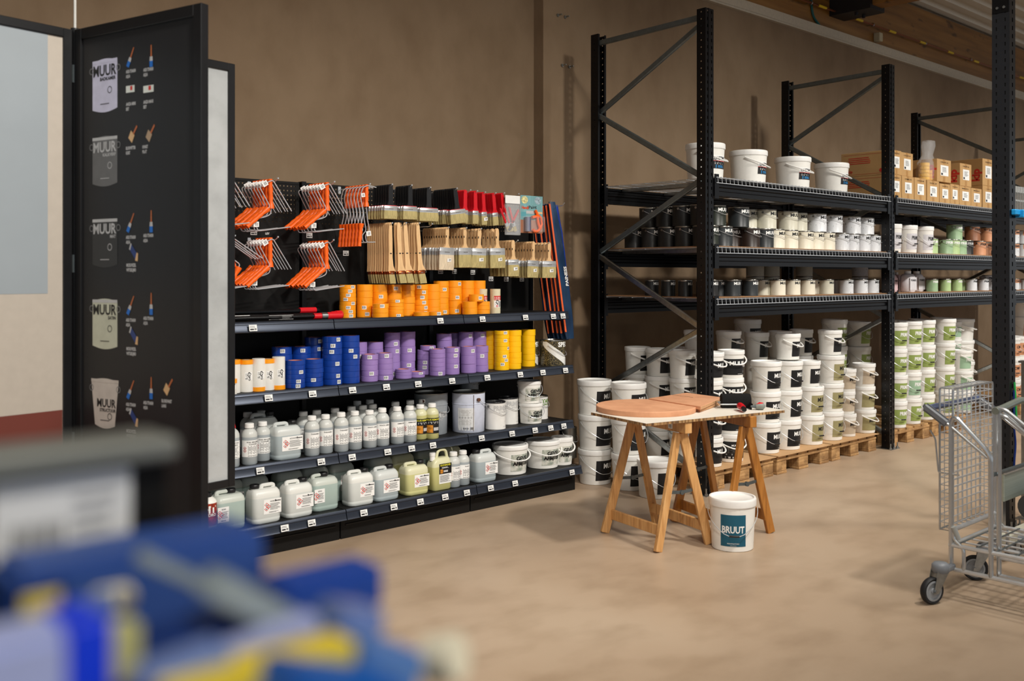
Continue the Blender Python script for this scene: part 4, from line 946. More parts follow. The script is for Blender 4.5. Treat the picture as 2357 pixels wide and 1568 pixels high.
for row, hk, side, nn in [('upper', (533, 395, 5.03), 'leftmost', 5), ('upper', (640, 410, 5.05), 'second', 7), ('upper', (770, 418, 5.05), 'third', 7), ('lower', (541, 542, 5.03), 'leftmost', 4), ('lower', (640, 545, 5.05), 'second', 6), ('lower', (768, 552, 5.05), 'third', 7)]:
    X, Z, d = at(*hk)
    for i in range(nn-1):
        place(FP[('up', 1 if i in (0, 1) else 0)], (X-(.0 if side == 'leftmost' else .028), hk[2]+.042+.036*i, Z-.016), 'orange roller frame hung by its handle, %s from front, %s %s hook' % (ORD[i+1], side, row), 'roller frame', 'orange roller frames', rot=(0, wob(.02), wob(.04)))
    for i in range(nn):
        place(FP[('low', 1)], (X-(.0 if side == 'leftmost' else .018), hk[2]+.024+.036*i, Z-.014), 'orange roller frame hung by its wire, %s from front, %s %s hook' % (ORD[i+1], side, row), 'roller frame', 'orange roller frames', rot=(0, wob(.03)-(0.40 if side == 'leftmost' and row == 'lower' else 0), wob(.04)))
X, Z, d = at(852, 423, 5.05)
for i in range(7):
    place(FP[('mini', 1 if i < 1 else 0)], (X-.01, 5.075+.036*i, Z-.016), 'small orange roller frame with handle on top, %s from the front' % ORD[i+1], 'roller frame', 'small orange roller frames', rot=(0, .03, 0))
    place(FP[('mlow', 1 if i < 1 else 0)], (X-.01, 5.057+.036*i, Z-.014), 'small orange roller frame with handle hanging low, %s from the front' % ORD[i+1], 'roller frame', 'small orange roller frames', rot=(0, .03, 0))
# ------------------------------------------------------------------ blister packs
def cardpack(u0, u1, v0, v1, y, build, label):
    x0, z1, _ = at(u0, v0, y); x1, z0, _ = at(u1, v1, y); p = Proto('blister_pack'); W = x1-x0; H = z1-z0
    build(p, W, H); place(p, (x0, y, z0), label, 'blister pack')
CLRP = mat('clear film', (236, 238, 240), .12, alpha=.28, var=.0)
def b1(p, W, H):
    p.part('header_card', mesh(bx(0, W, -.001, .001, H*.80, H), 'hc', 0, mt=PAPER)); p.part('clear_bag', mesh(bx(.002, W-.002, -.012, .012, 0, H*.8), 'cb', 0, bevel=.004, mt=CLRP))
    for i, (x, a) in enumerate([(.035, .5), (.065, .45), (.03, -.55), (.095, .35)]):
        g = G(); M = Matrix.Translation((x, 0, H*.10)) @ Matrix.Rotation(-a if i < 4 else a, 4, 'Y')
        g.add(prism([(-.007, .06), (.007, .06), (.009, .17), (-.004, .18)], -.004, .004), REDP, M)
        g.add(bx(-.014, .014, -.005, .005, .035, .062), CHROME, M); g.add(bx(-.013, .013, -.005, .005, 0, .036), BRIS, M)
        if i in (0, 1, 3): pass
        p.part('brush', mesh(g, 'bb', 0))
def b2(p, W, H):
    TL = mat('teal plank print', (120, 168, 172), .5, scale=3, var=.15, stretch=(12, 1, .5)); BR = mat('brown plank print', (168, 112, 84), .5, scale=3, var=.25, stretch=(12, 1, .5))
    l = L2(); l.rect(0, H*.35, W, H, 0, TL); l.rect(0, 0, W, H*.35, 0, BR); l.rect(0, 0, W, H, -.0015, BR)
    oi = mat('orange red ink', (206, 78, 40), .5); l.txt('Handi', W*.05, H*.64, H*.075, .0005, oi, .05, wid=W*.31); l.txt('Paint', W*.37, H*.65, H*.08, .0005, INKB, .02, wid=W*.36, rot=.06)
    for cx, c in ((.18, (216, 206, 150)), (.78, (150, 170, 180))):
        v = [(W*cx+W*.15*cos(a), H*.88+H*.10*sin(a)) for a in [i*pi/8 for i in range(16)]]; l.poly(v, .0006, mat('photo %d' % c[0], c, .5, scale=60, var=.5))
    l.rect(W*.03, H*.44, W*.25, H*.56, .0006, mat('teal bristle', (92, 160, 170), .5)); l.rect(W*.25, H*.52, W*.62, H*.60, .0006, INKL); l.rect(W*.62, H*.53, W*.98, H*.58, .0006, WOOD)
    p.part('backing_card', mesh(l.front(0), 'bc', 0))
    g = G(); g.add(lathe([(0, 0), (.024, 0), (.024, H*.38), (0, H*.38)], 20), mat('silver cup', (150, 150, 170), .25, .7), Matrix.Translation((W*.24, -.02, H*.04))); p.part('cup', mesh(g, 'cup'))
    pts = [(W*.62, -.012, H*.62), (W*.70, -.014, H*.5), (W*.72, -.014, H*.3), (W*.82, -.014, H*.12), (W*.7, -.014, H*.05), (W*.55, -.014, H*.05), (W*.5, -.014, H*.10)]
    g = G(); g.add(tube(smooth_path(pts, .02), [.010]*len(smooth_path(pts, .02)), 8), ORG); g.add(tube([(W*.70, -.014, H*.5), (W*.86, -.014, H*.42), (W*.9, -.014, H*.25), (W*.82, -.014, H*.12)], .009, 8), ORG); g.add(tube([(W*.45, -.014, H*.42), (W*.7, -.014, H*.46)], .011, 8), ORG); p.part('grip_tool', mesh(g, 'tool'))
    p.part('blister', mesh(bx(W*.08, W*.95, -.042, -.001, H*.03, H*.45), 'bl', 0, bevel=.006, mt=mat('clear blister', (240, 240, 240), .05, alpha=.12, var=0)))
cardpack(1163, 1197, 449, 542, 5.035, b1, 'clear bag of red-handled brushes with white header card')
cardpack(1198, 1249, 449, 538, 5.035, b2, 'teal backing card with orange brush grip tool')
# ------------------------------------------------------------------ long blue bags
BAGM = layered('blue nylon', [(.3, (14, 42, 72)), (.6, (26, 62, 98))], 9, [(.3, (160, 160, 170)), (.6, (255, 255, 255))], 14, .6, .42, .5, 16, stretch1=(1, 1, .3), stretch2=(1, 1, .5))
BAGB = layered('bright blue nylon', [(.3, (8, 40, 130)), (.6, (14, 60, 170))], 9, [(.3, (200, 200, 200)), (.6, (255, 255, 255))], 14, .6, .42, .4, 16)
OSTR = mat('orange webbing', (235, 92, 20), .55)
def bag(m, strap=True, txt=True, L=1.04, W=.105):
    p = Proto('long_carry_bag'); T = .028; secs = []; RR = random.Random(3)
    for i in range(15):
        t = i/14; k = min(1, .35+t*5, .30+(1-t)*4.0); secs.append((-L+L*t, W*(.80+.2*(1-t))*(.55+.45*k)+RR.uniform(-.004, .004), T*(.5+.5*k)+RR.uniform(-.003, .003), T*.45, RR.uniform(-.004, .004), 0))
    p.part('cover', mesh(loft(secs, 4), 'bag', 60, mt=m))
    if strap:
        for x, ww in ((-W*.44, .012),):
            v = []; f = []
            for i in range(12):
                t = i/11; z = -L*.93*t-.02; v += [(x*(.85+.15*t)-ww/2, -T*.42-.004, z), (x*(.85+.15*t)+ww/2, -T*.5-.006, z)]
            f = [(2*i, 2*i+1, 2*i+3, 2*i+2) for i in range(11)]
            v2 = [(a, b+.003, c) for a, b, c in v]; k = len(v); f = [q[::-1] for q in f]+[tuple(i+k for i in q) for q in f]
            p.part('strap', mesh((v+v2, f), 'strap', 0, mt=OSTR))
    if txt:
        l = L2(); l.txt('PAINESS', 0, 0, .028, 0, INKW, .035, rot=pi/2); l.mapv(lambda a, b, o: (a+W*.36, -T*.5-.006-o, b-L*.62)); p.part('print', mesh(l, 'bagprint', 0))
    return p
b0 = bag(BAGM, True, False); b0t = bag(BAGM, True, True, W=.115)
for i, (x, y, z, a) in enumerate([(5.235, 5.25, 2.11, -.165), (5.230, 5.285, 2.10, -.155), (5.230, 5.32, 2.10, -.15), (5.225, 5.37, 2.10, -.16), (5.225, 5.43, 2.09, -.17)]):
    place(b0t if i == 0 else b0, (x, y, z), 'dark blue carry bag with orange strap, %s from the front at the shelving end' % ORD[i+1], 'bag', 'blue carry bags', rot=(a, -.02, 0))
place(bag(BAGB, False, False, 1.0, .06), (5.30, 5.27, 2.09), 'brighter blue bag showing behind the dark blue carry bags', 'bag', rot=(-.165, 0, 0))

# ------------------------------------------------------------------ tins on the rack decks
def rtin(u1, vt, z0, yc, D, H, body, ink, label, t='MUUR', hand=True, sub=None, X=None, band=None, group='paint tins on the rack', laz=276):
    if X is None: X, d = edge(u1, D/2, yc)
    pr = tin(D, H, body, ink, t, sub, hand, laz, band=band)
    return place(pr, (X, yc, z0), label, 'paint tin', group, rz=wob(.12))
ZB, ZC = 1.769, 1.399; DT, HT = .160, .152
cols = {'k': (BLKT, INKW, 'black'), 'g': (DGRN, INKW, 'dark green'), 's': (SLAT, INKW, 'slate'), 'b': (DBRN, INKW, 'dark brown'), 'c': (CREAM, INKB, 'cream'), 'y': (CREM2, INKB, 'greyish cream'), 'w': (PATT, INKB, 'white marbled')}
# left end column seen between the posts
for i, (y, X) in enumerate([(5.0, 5.90), (4.83, 5.90), (4.67, 5.90), (4.51, 5.90), (4.345, 5.90)]):
    c = cols['k']
    rtin(0, 0, ZB, y, DT, HT, c[0], c[1], 'black tin at rack end, middle deck lower layer, %s from wall' % ORD[i+1], X=X)
    if i: rtin(0, 0, ZB+HT+.002, y+.03, DT, HT, c[0], c[1], 'black tin at rack end, middle deck upper layer, %s from wall' % ORD[i], X=X+.01)
    if i: rtin(0, 0, ZC, y+.0, .108, .122, c[0], c[1], 'small black tin at the rack end, lowest deck, %s from the wall' % ORD[i], X=X, hand=False)
low = [(1654, 'g'), (1686, 's'), (1706, 'b', .11), (1749, 'b'), (1781, 's'), (1806, 'c'), (1837, 'c'), (1872, 'c'), (1896, 'c'), (1922, 'c'), (1954, 'w'), (1977, 'w'), (2003, 'w'), (2027, 'w')]
for i, it in enumerate(low):
    c = cols[it[1]]; rtin(it[0], 0, ZB, 4.33+(it[2] if len(it) > 2 else 0), DT if i < 10 else .15, HT, c[0], c[1], '%s tin in the lower layer of the middle deck, %s right of the post' % (c[2], ORD[i+1]), sub='BAD' if it[1] == 'w' else None)
up = [(1639, 'b', .1), (1671, 'g'), (1724, 's'), (1743, 'y', .1), (1787, 'y'), (1836, 'y'), (1858, 'y', .05), (1902, 'w'), (1939, 'w'), (1981, 'w'), (2011, 'w')]
for i, it in enumerate(up):
    c = cols[it[1]]; rtin(it[0], 0, ZB+HT+.002, 4.35+(it[2] if len(it) > 2 else 0), DT, HT, c[0], c[1], '%s tin in the upper layer of the middle deck, %s right of the post' % (c[2], ORD[i+1]), sub='BAD' if it[1] == 'w' else None)
low3 = [(1653, 'k'), (1673, 's'), (1704, 's'), (1721, 's'), (1745, 's'), (1773, 'y'), (1808, 'c'), (1822, 'c'), (1842, 'c'), (1858, 'c'), (1876, 'c'), (1891, 'c'), (1919, 'y'), (1950, 'w'), (1964, 'w'), (1981, 'w'), (1997, 'w'), (2010, 'w'), (2023, 'w')]
for i, it in enumerate(low3):
    c = cols[it[1]]; yc = 4.34+(.10 if i % 2 else 0)
    rtin(it[0], 0, ZC, yc, .122, .124, c[0], c[1], 'small %s tin on the lowest deck, %s right of the post' % (c[2], ORD[i+1]), hand=False)
for i, (u1, ck) in enumerate([(1757, 'y'), (1793, 'y'), (1811, 'y'), (1869, 'y'), (1996, 'w'), (2010, 'w'), (2027, 'w')]):
    c = cols[ck]; X, d = edge(u1, .07, 4.72)
    rtin(0, 0, ZC, 4.72, .15, .15, c[0], c[1], '%s tin at the back of the lowest deck, lower layer, %s from left' % (c[2], ORD[i+1]), X=X, hand=False) if i not in (2, 5, 6) else None
    if i not in (2, 5, 6): rtin(0, 0, ZC+.152, 4.72, .15, .13, c[0], c[1], '%s tin at the back of the lowest deck, upper layer, %s from left' % (c[2], ORD[i+1]), X=X, hand=False)
# bay two, middle deck
for i, u1 in enumerate([2075, 2111, 2148]):
    yc = 4.36; X, d = edge(u1, .10, yc); place(bucket(.20, .265, 'primerw', 'wire', True, 165, 255, 100), (X, yc, ZB), 'white primer bucket on the middle deck, %s right of the second post' % ORD[i+1], 'paint bucket', 'white primer buckets on the middle deck')
for i, (u1, m, up_) in enumerate([(2158, LGRN, 0), (2175, LGRN, 0), (2192, MGRN, 0), (2208, LGRN, 0), (2224, MGRN, 0), (2136, MGRN, 1), (2214, MGRN, 1)]):
    yc = 4.33 if not up_ else 4.5; z = ZB+(.153 if up_ else 0); dt = .15
    if i == 5: yc, z = 4.85, ZB+.153; rtin(u1, 0, ZB, yc, dt, HT, MGRN, INKW, 'green tin behind the white primer buckets, lower layer', 'PRIMER', laz=262)
    if i == 6: yc = 4.36
    if i == 1: yc = 4.46
    rtin(u1, 0, z, yc, dt if i < 5 else .155, HT if i < 5 else .16, m, INKW, 'green primer tin, %s of the green ones in bay two, %s layer' % (ORD[i+1], 'upper' if up_ else 'lower'), 'PRIMER', laz=262)
for i, (u1, m, ink, up_) in enumerate([(2239, BLKT, INKL, 0), (2253, BLKT, INKL, 0), (2268, PEACH, INKB, 0), (2284, PEACH, INKB, 0), (2254, COPP, INKB, 1), (2273, PEACH, INKB, 1), (2288, PEACH, INKB, 1)]):
    rtin(u1, 0, ZB+(.153 if up_ else 0), 4.33 if i % 2 == 0 else 4.46 if not up_ else 4.40, .15, HT, m, ink, '%s tin left of the slotted post, %s layer, %s' % ('black' if m == BLKT else 'peach' if m == PEACH else 'earth brown', 'upper' if up_ else 'lower', ['left one', 'right one', 'left peach', 'right peach', 'above black', 'middle', 'right end'][i]), 'PRIMER', laz=262)
# bay two, lowest deck
def jug(m, w, d, H, t, lab, u1, yc, label, cap=LIDW):
    p = Proto('plastic_bottle'); p.part('body', mesh(loft([(0, w*.9, d*.9, w*.3), (.01, w, d, w*.3), (H*.72, w, d, w*.3), (H*.84, w*.8, d*.8, w*.25), (H*.88, w*.35, d*.4, w*.12)], 5), 'jug', 50, mt=m)); p.part('cap', mesh(lathe([(w*.2, H*.88), (w*.2, H), (0, H)], 14), 'jcap2', 40, mt=cap))
    l = L2(); l.rect(-w*.42, H*.1, w*.42, H*.7, .0006, lab); l.txt(t, w*.38, H*.52, H*.085, .0012, INKB, .03, wid=w*.7, align='r'); p.part('label', mesh(l.front(-d/2-.001), 'juglab', 0))
    X = at(u1, HZ, yc-d/2)[0]-w/2; place(p, (X, yc, ZC), label, 'bottle', 'primer bottles on the lowest deck')
LIL = mat('pale lilac plastic', (226, 222, 226), .4)
for i, u1 in enumerate([2059, 2067, 2077]): jug(PNK, .08, .08, .19, 'PRIMER', PNK, u1, 4.34+.07*i, 'pale pink bottle on the lowest deck, %s right of the second post' % ORD[i+1])
for i, u1 in enumerate([2111, 2130]): jug(LIL, .16, .11, .20, 'PRIMER', mat('lilac white label', (212, 210, 214), .5), u1, 4.33+.12*i, 'white primer jug on the lowest deck, %s one' % ['left', 'right'][i])
for i, u1 in enumerate([2158, 2170, 2188, 2199, 2214, 2226]):
    rtin(u1, 0, ZC, 4.34+(.1 if i % 2 else 0), .11, .123, LGRN if i % 3 else MGRN, INKW, 'small green tin on the lowest deck of bay two, %s from left' % ORD[i+1], 'PRIMER', hand=False, laz=262)
for i, u1 in enumerate([2248, 2262, 2275, 2287]):
    rtin(u1, 0, ZC, 4.34+(.1 if i % 2 else 0), .11, .123, PATT, INKB, 'small white primer tin on the lowest deck of bay two, %s from left' % ORD[i+1], 'PRIMER', hand=False, laz=262)
rtin(2285, 0, ZC, 4.62, .15, .165, PATT, INKB, 'taller white primer tin behind the small white ones', 'PRIMER', laz=262)
# bay three glimpses
for k, (z, D, H) in enumerate([(ZB, .15, HT), (ZB+.153, .15, HT), (ZC, .105, .122)]):
    for i, u1 in enumerate([2345, 2357, 2370]):
        rtin(u1, 0, z, 4.34+.06*(i % 2), D, H, PATT, INKB, 'orange banded white tin right of tall post, %s, %s from left' % (['middle deck below', 'middle deck above', 'lowest deck'][k], ORD[i+1]), 'OMNI', hand=False, band=PEACH, laz=255)
p = Proto('plastic_crate'); W = .6; HH = .30; CRM = mat('grey crate plastic', (178, 180, 178), .5); g = G()
for z0, z1 in ((0, .03), (.13, .15), (HH-.07, HH)):
    g.add(bx(0, .012, 0, .4, z0, z1), CRM); g.add(bx(0, W, 0, .012, z0, z1), CRM); g.add(bx(W-.012, W, 0, .4, z0, z1), CRM); g.add(bx(0, W, .388, .4, z0, z1), CRM)
for i in range(9): g.add(bx(0, .010, .39*i/8, .39*i/8+.01, 0, HH), CRM)
for i in range(13): g.add(bx((W-.01)*i/12, (W-.01)*i/12+.01, 0, .010, 0, HH), CRM)
g.add(bx(0, W, 0, .4, 0, .006), CRM); o = ob('plastic_crate', mesh(g, 'crate', 0)); o.location = (11.35, 4.3, 2.266); tag(o, 'grey slatted plastic crate on the top deck behind the tall post', 'crate')

# ------------------------------------------------------------------ top deck: buckets and boxes
ZA = 2.2665
ot = bucket(.30, .285, 'onetime', 'plastic', False, 196, 268, 62)
for i, (u1, vt) in enumerate([(1669, 329), (1766, 345), (1866, 360), (1953, 374)]):
    yc = 4.46; X, d = edge(u1, .15, yc); place(ot, (X, yc, ZA), 'white bucket with red and blue sticker on the top deck, %s from left' % ORD[i+1], 'paint bucket', 'white buckets on the top deck', sc=(1, 1, (top(vt+4, d)-ZA)/.285), rz=[.0, .15, -.08, .12][i])
KR = mat('red print', (196, 52, 40), .6)
def carton(x0, x1, y0, y1, z0, z1, label, kip=False, text_side=False, mk=None, col=CARD):
    p = Proto('cardboard_box'); g = G(); W = x1-x0; D = y1-y0; H = z1-z0
    g.add(bx(0, W, 0, D, 0, H), col)
    p.part('carton', mesh(g, 'carton', 0, bevel=.003))
    g = G(); TP = mat('brown packing tape', (176, 130, 72), .35); g.add(bx(W*.42, W*.58, -.0008, .0004, H*.0, H*.24), TP); g.add(bx(W*.42, W*.58, -.0008, .0004, H*.80, H), TP); g.add(bx(W*.42, W*.58, 0, D, H-.0002, H+.0008), TP); p.part('packing_tape', mesh(g, 'ctape', 0))
    l = L2(); a = W*.24; b = W*.80; l.rect(a, H*.28, b, H*.74, .0012, PAPER); l.lines(a+W*.12, H*.45, b-W*.1, H*.68, 5, .0018, INKG); l.rect(a+W*.04, H*.31, a+W*.16, H*.40, .0018, INKB)
    l.txt('COLOR 26' if mk is None else mk, W*.5, H*.85, H*.05, .0018, INKB, .01, wid=W*.55, align='c'); l.front(0); p.part('label', mesh(l, 'clabel', 0))
    if kip or text_side:
        l = L2()
        if kip: l.txt('kip', 0, 0, .075, .001, KR, .05, rot=pi/2); l.mapv(lambda a_, b_, o: (-o, .035-a_, b_+H*.16))
        else:
            l.lines(D*.15, H*.52, D*.6, H*.82, 4, .001, KR, jag=.15); l.rect(D*.06, H*.08, D*.94, H*.09, .001, KR); l.rect(D*.06, H*.9, D*.94, H*.91, .001, KR); l.ring(D*.86, H*.45, .022, .001, KR, 1.0); l.ring(D*.80, H*.2, .018, .001, KR, 1.0); l.txt('kip', D*.15, H*.16, .025, .001, KR, .03); l.mapv(lambda a_, b_, o: (-o, D-a_, b_))
        p.part('side_print', mesh(l, 'sprint', 0))
    place(p, (x0, y0, z0), label, 'cardboard box', 'cardboard boxes on the top deck')
def bxx(u0, u1, y): return at(u0, HZ, y)[0], at(u1, HZ, y)[0]
YB = 4.27; dd = 9.2
lowb = [(2052, 2075, .22), (2076, 2104, .22), (2105, 2132, .222), (2134, 2162, .215), (2163, 2187, .20), (2187.5, 2208, .21), (2208.5, 2235, .205), (2235.5, 2260, .20), (2262, 2287, .245)]
tops = []
for i, (u0, u1, h) in enumerate(lowb):
    x0, x1 = bxx(u0, u1, YB); dp = .50 if i < 3 else .42 if i < 8 else .75
    carton(x0+.002, x1-.002, YB, YB+dp, ZA, ZA+h, 'brown carton in the lower row on the top deck, %s from left' % ORD[i+1], text_side=(i == 0), mk=['COLOR 24', 'COMPL 36', 'COLOR 48', 'DOK 24', None, None, 'FINO', 'MOLD', ' .'][i]); tops.append((x0, x1, ZA+h))
carton(tops[0][0]+.002, tops[0][1]-.002, YB, YB+.50, tops[0][2]+.001, tops[0][2]+.226, 'brown carton with red side print, upper left on the top deck', text_side=True)
carton(tops[1][0]+.002, tops[1][1]-.002, YB+.01, YB+.5, tops[1][2]+.001, tops[1][2]+.222, 'brown carton in the upper row, right of the red printed one', mk='COLOR 24')
x0, x1 = bxx(2157, 2189, YB); carton(x0, x1, YB, YB+.35, tops[3][2]+.001, tops[3][2]+.225, 'brown carton in the upper row beside the yellow filled bag', kip=True)
x0, x1 = bxx(2210, 2236, YB); carton(x0, x1, YB, YB+.32, tops[6][2]+.001, tops[6][2]+.232, 'brown carton with red lettering on its side, middle of upper row', kip=True)
x0, x1 = bxx(2262, 2287, YB); carton(x0, x1, YB, YB+.75, tops[8][2]+.001, tops[8][2]+.285, 'largest brown carton with big red lettering, right end of upper row', kip=True)
# plastic bag with yellow tapes
X, _, d = at(2129, HZ, 4.37); zb = tops[2][2]; p = Proto('plastic_bag')
M = Matrix.Translation((0, 0, 0)); g = G(); YT = mat('yellow tape', (255, 196, 8), .42)
for k in range(5): g.add(lathe([(.035, .006+k*.034), (.052, .006+k*.034), (.052, .037+k*.034), (.035, .037+k*.034)], 20), YT, Matrix.Translation((-.02, 0, 0)))
for k in range(3): g.add(lathe([(.03, .006+k*.034), (.045, .006+k*.034), (.045, .037+k*.034), (.03, .037+k*.034)], 20), YT, Matrix.Translation((.075, -.02, 0)))
p.part('yellow_rolls', mesh(g, 'yrolls', 30)); R3 = random.Random(5); secs = []
for i, (z, r) in enumerate([(0, .07), (.02, .09), (.10, .098), (.18, .09), (.22, .07), (.26, .05), (.30, .062), (.35, .07), (.40, .06)]): secs.append((z, r*2.3+R3.uniform(-.01, .01), r*1.5, r*.6, .01+i*.009, 0))
p.part('clear_bag', mesh(loft(secs, 3), 'cbag', 50, mt=mat('crinkled clear film', (236, 238, 240), .15, alpha=.25, var=0, bump=1.0, bscale=40)))
place(p, (X, 4.37, zb+.001), 'clear plastic bag filled with yellow tape rolls on the cartons', 'bag')

# ------------------------------------------------------------------ pallets
PW = layered('worn pallet wood', [(.3, (150, 112, 70)), (.5, (184, 142, 92)), (.7, (206, 166, 114))], 7, [(.32, (150, 140, 130)), (.55, (255, 255, 255))], 9, .7, .8, .4, 60, stretch1=(1, 1, 6), stretch2=(1, 6, 1))
p = Proto('wooden_pallet'); g = G()
for i in range(5): y0 = 0; x = .0+i*.155; g.add(bx(x+.01, x+.145-.005 if i not in () else 0, 0, 1.0, .122, .144), PW)
p.part('deck_boards', mesh(g, 'pdeck', 0, bevel=.003)); g = G()
for y in (0, .43, .86): g.add(bx(.01, .79, y, y+.14, .100, .122), PW)
p.part('stringer_boards', mesh(g, 'pstr', 0, bevel=.003))
for y in (0, .43, .86):
    for x in (.01, .33, .65): p.part('block', mesh(bx(x, x+.14, y+.003, y+.137, .022, .100), 'pblk', 0, bevel=.004, mt=PW))
g = G()
for x in (.01, .33, .65): g.add(bx(x, x+.14, 0, 1.0, 0, .022), PW)
p.part('bottom_boards', mesh(g, 'pbot', 0, bevel=.003))
SHEET = mat('brown cover sheet', (196, 156, 112), .7, scale=5); ps = mesh(bx(.0, .80, -.02, 1.0, .1445, .149), 'psheet', 0, mt=SHEET)
p2 = Proto('wooden_pallet'); p2.parts = list(p.parts); p2.part('cover_sheet', ps)
PX = [5.86, 6.69, 7.52, 8.56, 9.40, 11.6]
for i, x in enumerate(PX):
    place(p2 if i in (0, 1, 2) else p, (x, 4.235, 0), 'wooden pallet under white buckets, %s from the trestle table along the rack' % ORD[i+1], 'pallet', 'wooden pallets', rz=[0, .0, .01, 0, .0, 0][i])

# ------------------------------------------------------------------ white buckets
ZP = .150
def bstack(items, z0, yc, D, Hs, label, kw, sx=1, X=None, u1=None, jit=.006, sw=None):
    if X is None: X, d = edge(u1, D/2, yc)
    z = z0
    for i, k in enumerate(items):
        pr = bucket(D, Hs, k, **kw); pos = '' if len(items) == 1 else ', %s from the bottom' % ORD[i+1]
        place(pr, (X+wob(jit), yc+wob(jit), z), label+pos, 'paint bucket', 'white paint buckets', rz=wob(.12)); z += Hs-.002
K1 = dict(hand='wire', grip=False, ear=172, laz=276, span=95)
bstack(['muur']*3, 0, 5.02, .262, .259, 'bucket in the floor stack beside the gondola end', K1, u1=1409)
bstack(['muur']*3, 0, 4.72, .262, .259, 'bucket in the floor stack left of the trestle table', K1, u1=1487)
bstack(['muur'], 0, 4.415, .262, .259, 'single bucket on the floor behind the left trestle', K1, u1=1553)
K2 = dict(hand='plastic', grip=False, ear=188, laz=276, span=95)
bstack(['muur']*4, ZP, 5.06, .208, .212, 'slim bucket in the rearmost rack end stack', K2, X=6.00)
bstack(['muur']*4, ZP, 4.83, .208, .212, 'slim bucket in the second rack end stack from the wall', K2, X=5.985)
bstack(['muur']*4, ZP, 4.60, .208, .212, 'slim bucket in the third rack end stack from the wall', K2, X=5.985)
bstack(['muur']*4, ZP, 4.36, .205, .212, 'slim bucket in the stack behind the first rack post', K2, u1=1665)
bstack(['muurback', 'muur', 'muur', 'muur'], ZP, 4.37, .205, .212, 'slim bucket in the stack with a back label at its base', dict(hand='plastic', grip=False, ear=150, laz=230, span=130), u1=1712)
K3 = dict(hand='wire', grip=True, ear=168, laz=268, span=95)
bstack(['muur']*3, ZP, 4.40, .245, .243, 'bucket in the stack under the roller on the table', K3, u1=1797)
bstack(['muur']*3, ZP, 4.37, .235, .240, 'bucket in the four high stack with handles, first of pallet two', K3, u1=1846)
X, d = edge(1842, .102, 4.40); bstack(['muur'], ZP+.72, 4.40, .205, .212, 'slim bucket on top of the first stack of pallet two', K2, X=X)
bstack(['tan']*2, ZP, 4.37, .232, .243, 'bucket with tan label in the stack capped by a slim one', K3, u1=1896)
X, d = edge(1890, .102, 4.38); bstack(['muur'], ZP+.482, 4.38, .205, .212, 'slim bucket without visible handle above tan labelled ones', dict(hand=None, grip=False, ear=205, laz=262, span=85), X=X)
bstack(['tan']*3, ZP, 4.37, .232, .243, 'tan labelled bucket in the tall stack of pallet three', K3, u1=1942)
X, d = edge(1937, .102, 4.38); bstack(['muur'], ZP+.726, 4.38, .205, .212, 'slim bucket with black label topping the tan labelled stack', K2, X=X)
bstack(['beige']*3, ZP, 4.36, .165, .198, 'small bucket with beige label in the narrow stack', dict(hand='plastic', grip=False, ear=200, laz=262, span=150), u1=1970)
bstack(['tan', 'tan', 'beige'], ZP, 4.36, .205, .208, 'bucket in the last stack before the second rack post', dict(hand='plastic', grip=False, ear=200, laz=262, span=120), u1=2014)
# rows behind
KB = dict(hand='wire', grip=False, ear=170, laz=268, span=90)
for i, (u1, vt, D, H, k) in enumerate([(1634, 760, .205, .212, 'muur'), (1706, 762, .205, .212, 'muur'), (1770, 765, .205, .212, 'muur'), (1823, 762, .205, .212, 'muur'), (1871, 758, .205, .212, 'muur'), (1950, 735, .24, .243, 'primer'), (2004, 740, .24, .243, 'primer'), (2018, 797, .24, .243, 'primer')]):
    yc = 4.68+(.06 if i > 4 else 0); X, d = edge(u1, D/2, yc); n = int(round((top(vt, d)-ZP)/H)); h = (top(vt, d)-ZP)/n
    for j in range(n):
        if i in (7,) : continue
        place(bucket(D, H, k, **(K2 if D < .22 else KB)), (X, yc, ZP+h*j), 'shaded bucket in the second row of the rack, stack %s, %s up' % (ORD[i+1], ORD[j+1]), 'paint bucket', 'white paint buckets', sc=(1, 1, h/H))
for i, (u1, vt) in enumerate([(1600, 800), (1752, 735), (1850, 770), (1960, 790)]):
    yc = 5.0; X, d = edge(u1, .12, yc); n = int((top(vt, d)-ZP)/.243); h = (top(vt, d)-ZP)/n
    for j in range(n): place(bucket(.24, .243, 'muur', **KB), (X, yc, ZP+h*j), 'dim bucket in the rear row near the wall, stack %s, %s up' % (ORD[i+1], ORD[j+1]), 'paint bucket', 'white paint buckets', sc=(1, 1, h/.243))
# bay two
K4 = dict(hand='wire', grip=True, ear=160, laz=256, span=100)
for i, (u1, n) in enumerate([(2087, 4), (2120, 4), (2152, 4), (2198, 4)]):
    its = ['primer']*n
    if i == 1: its[1] = 'primermint'
    bstack(its, ZP-.004, [4.33, 4.35, 4.38, 4.37][i], .225, .245, 'green labelled primer bucket, stack %s of bay two' % ORD[i+1], K4, u1=u1)
bstack(['primermint']*5, ZP-.004, 4.55, .16, .185, 'small mint labelled bucket in the narrow stack of bay two', dict(hand='plastic', grip=False, ear=200, laz=256, span=150), u1=2212)
bstack(['primermint']*3, ZP-.004, 4.34, .215, .215, 'mint labelled bucket in the stack behind the trolley basket', dict(hand='plastic', grip=False, ear=200, laz=256, span=120), u1=2236)
bstack(['plain']*4, ZP, 4.62, .30, .235, 'wide plain white bucket left of the tall slotted post', dict(hand='plastic', grip=False, ear=200, laz=256, span=60), X=10.93)
for i, u1 in enumerate([2092, 2140, 2190]):
    bstack(['primer']*4, ZP, 4.68, .225, .24, 'shaded primer bucket in the second row of bay two, stack %s' % ORD[i+1], KB, u1=u1)
for i, (u1, yc, n) in enumerate([(2347, 4.35, 3), (2362, 4.36, 3)]): bstack(['omni']*n, ZP, yc, .215, .24, 'orange labelled bucket right of the tall post, stack %s' % ORD[i+1], K4, u1=u1)
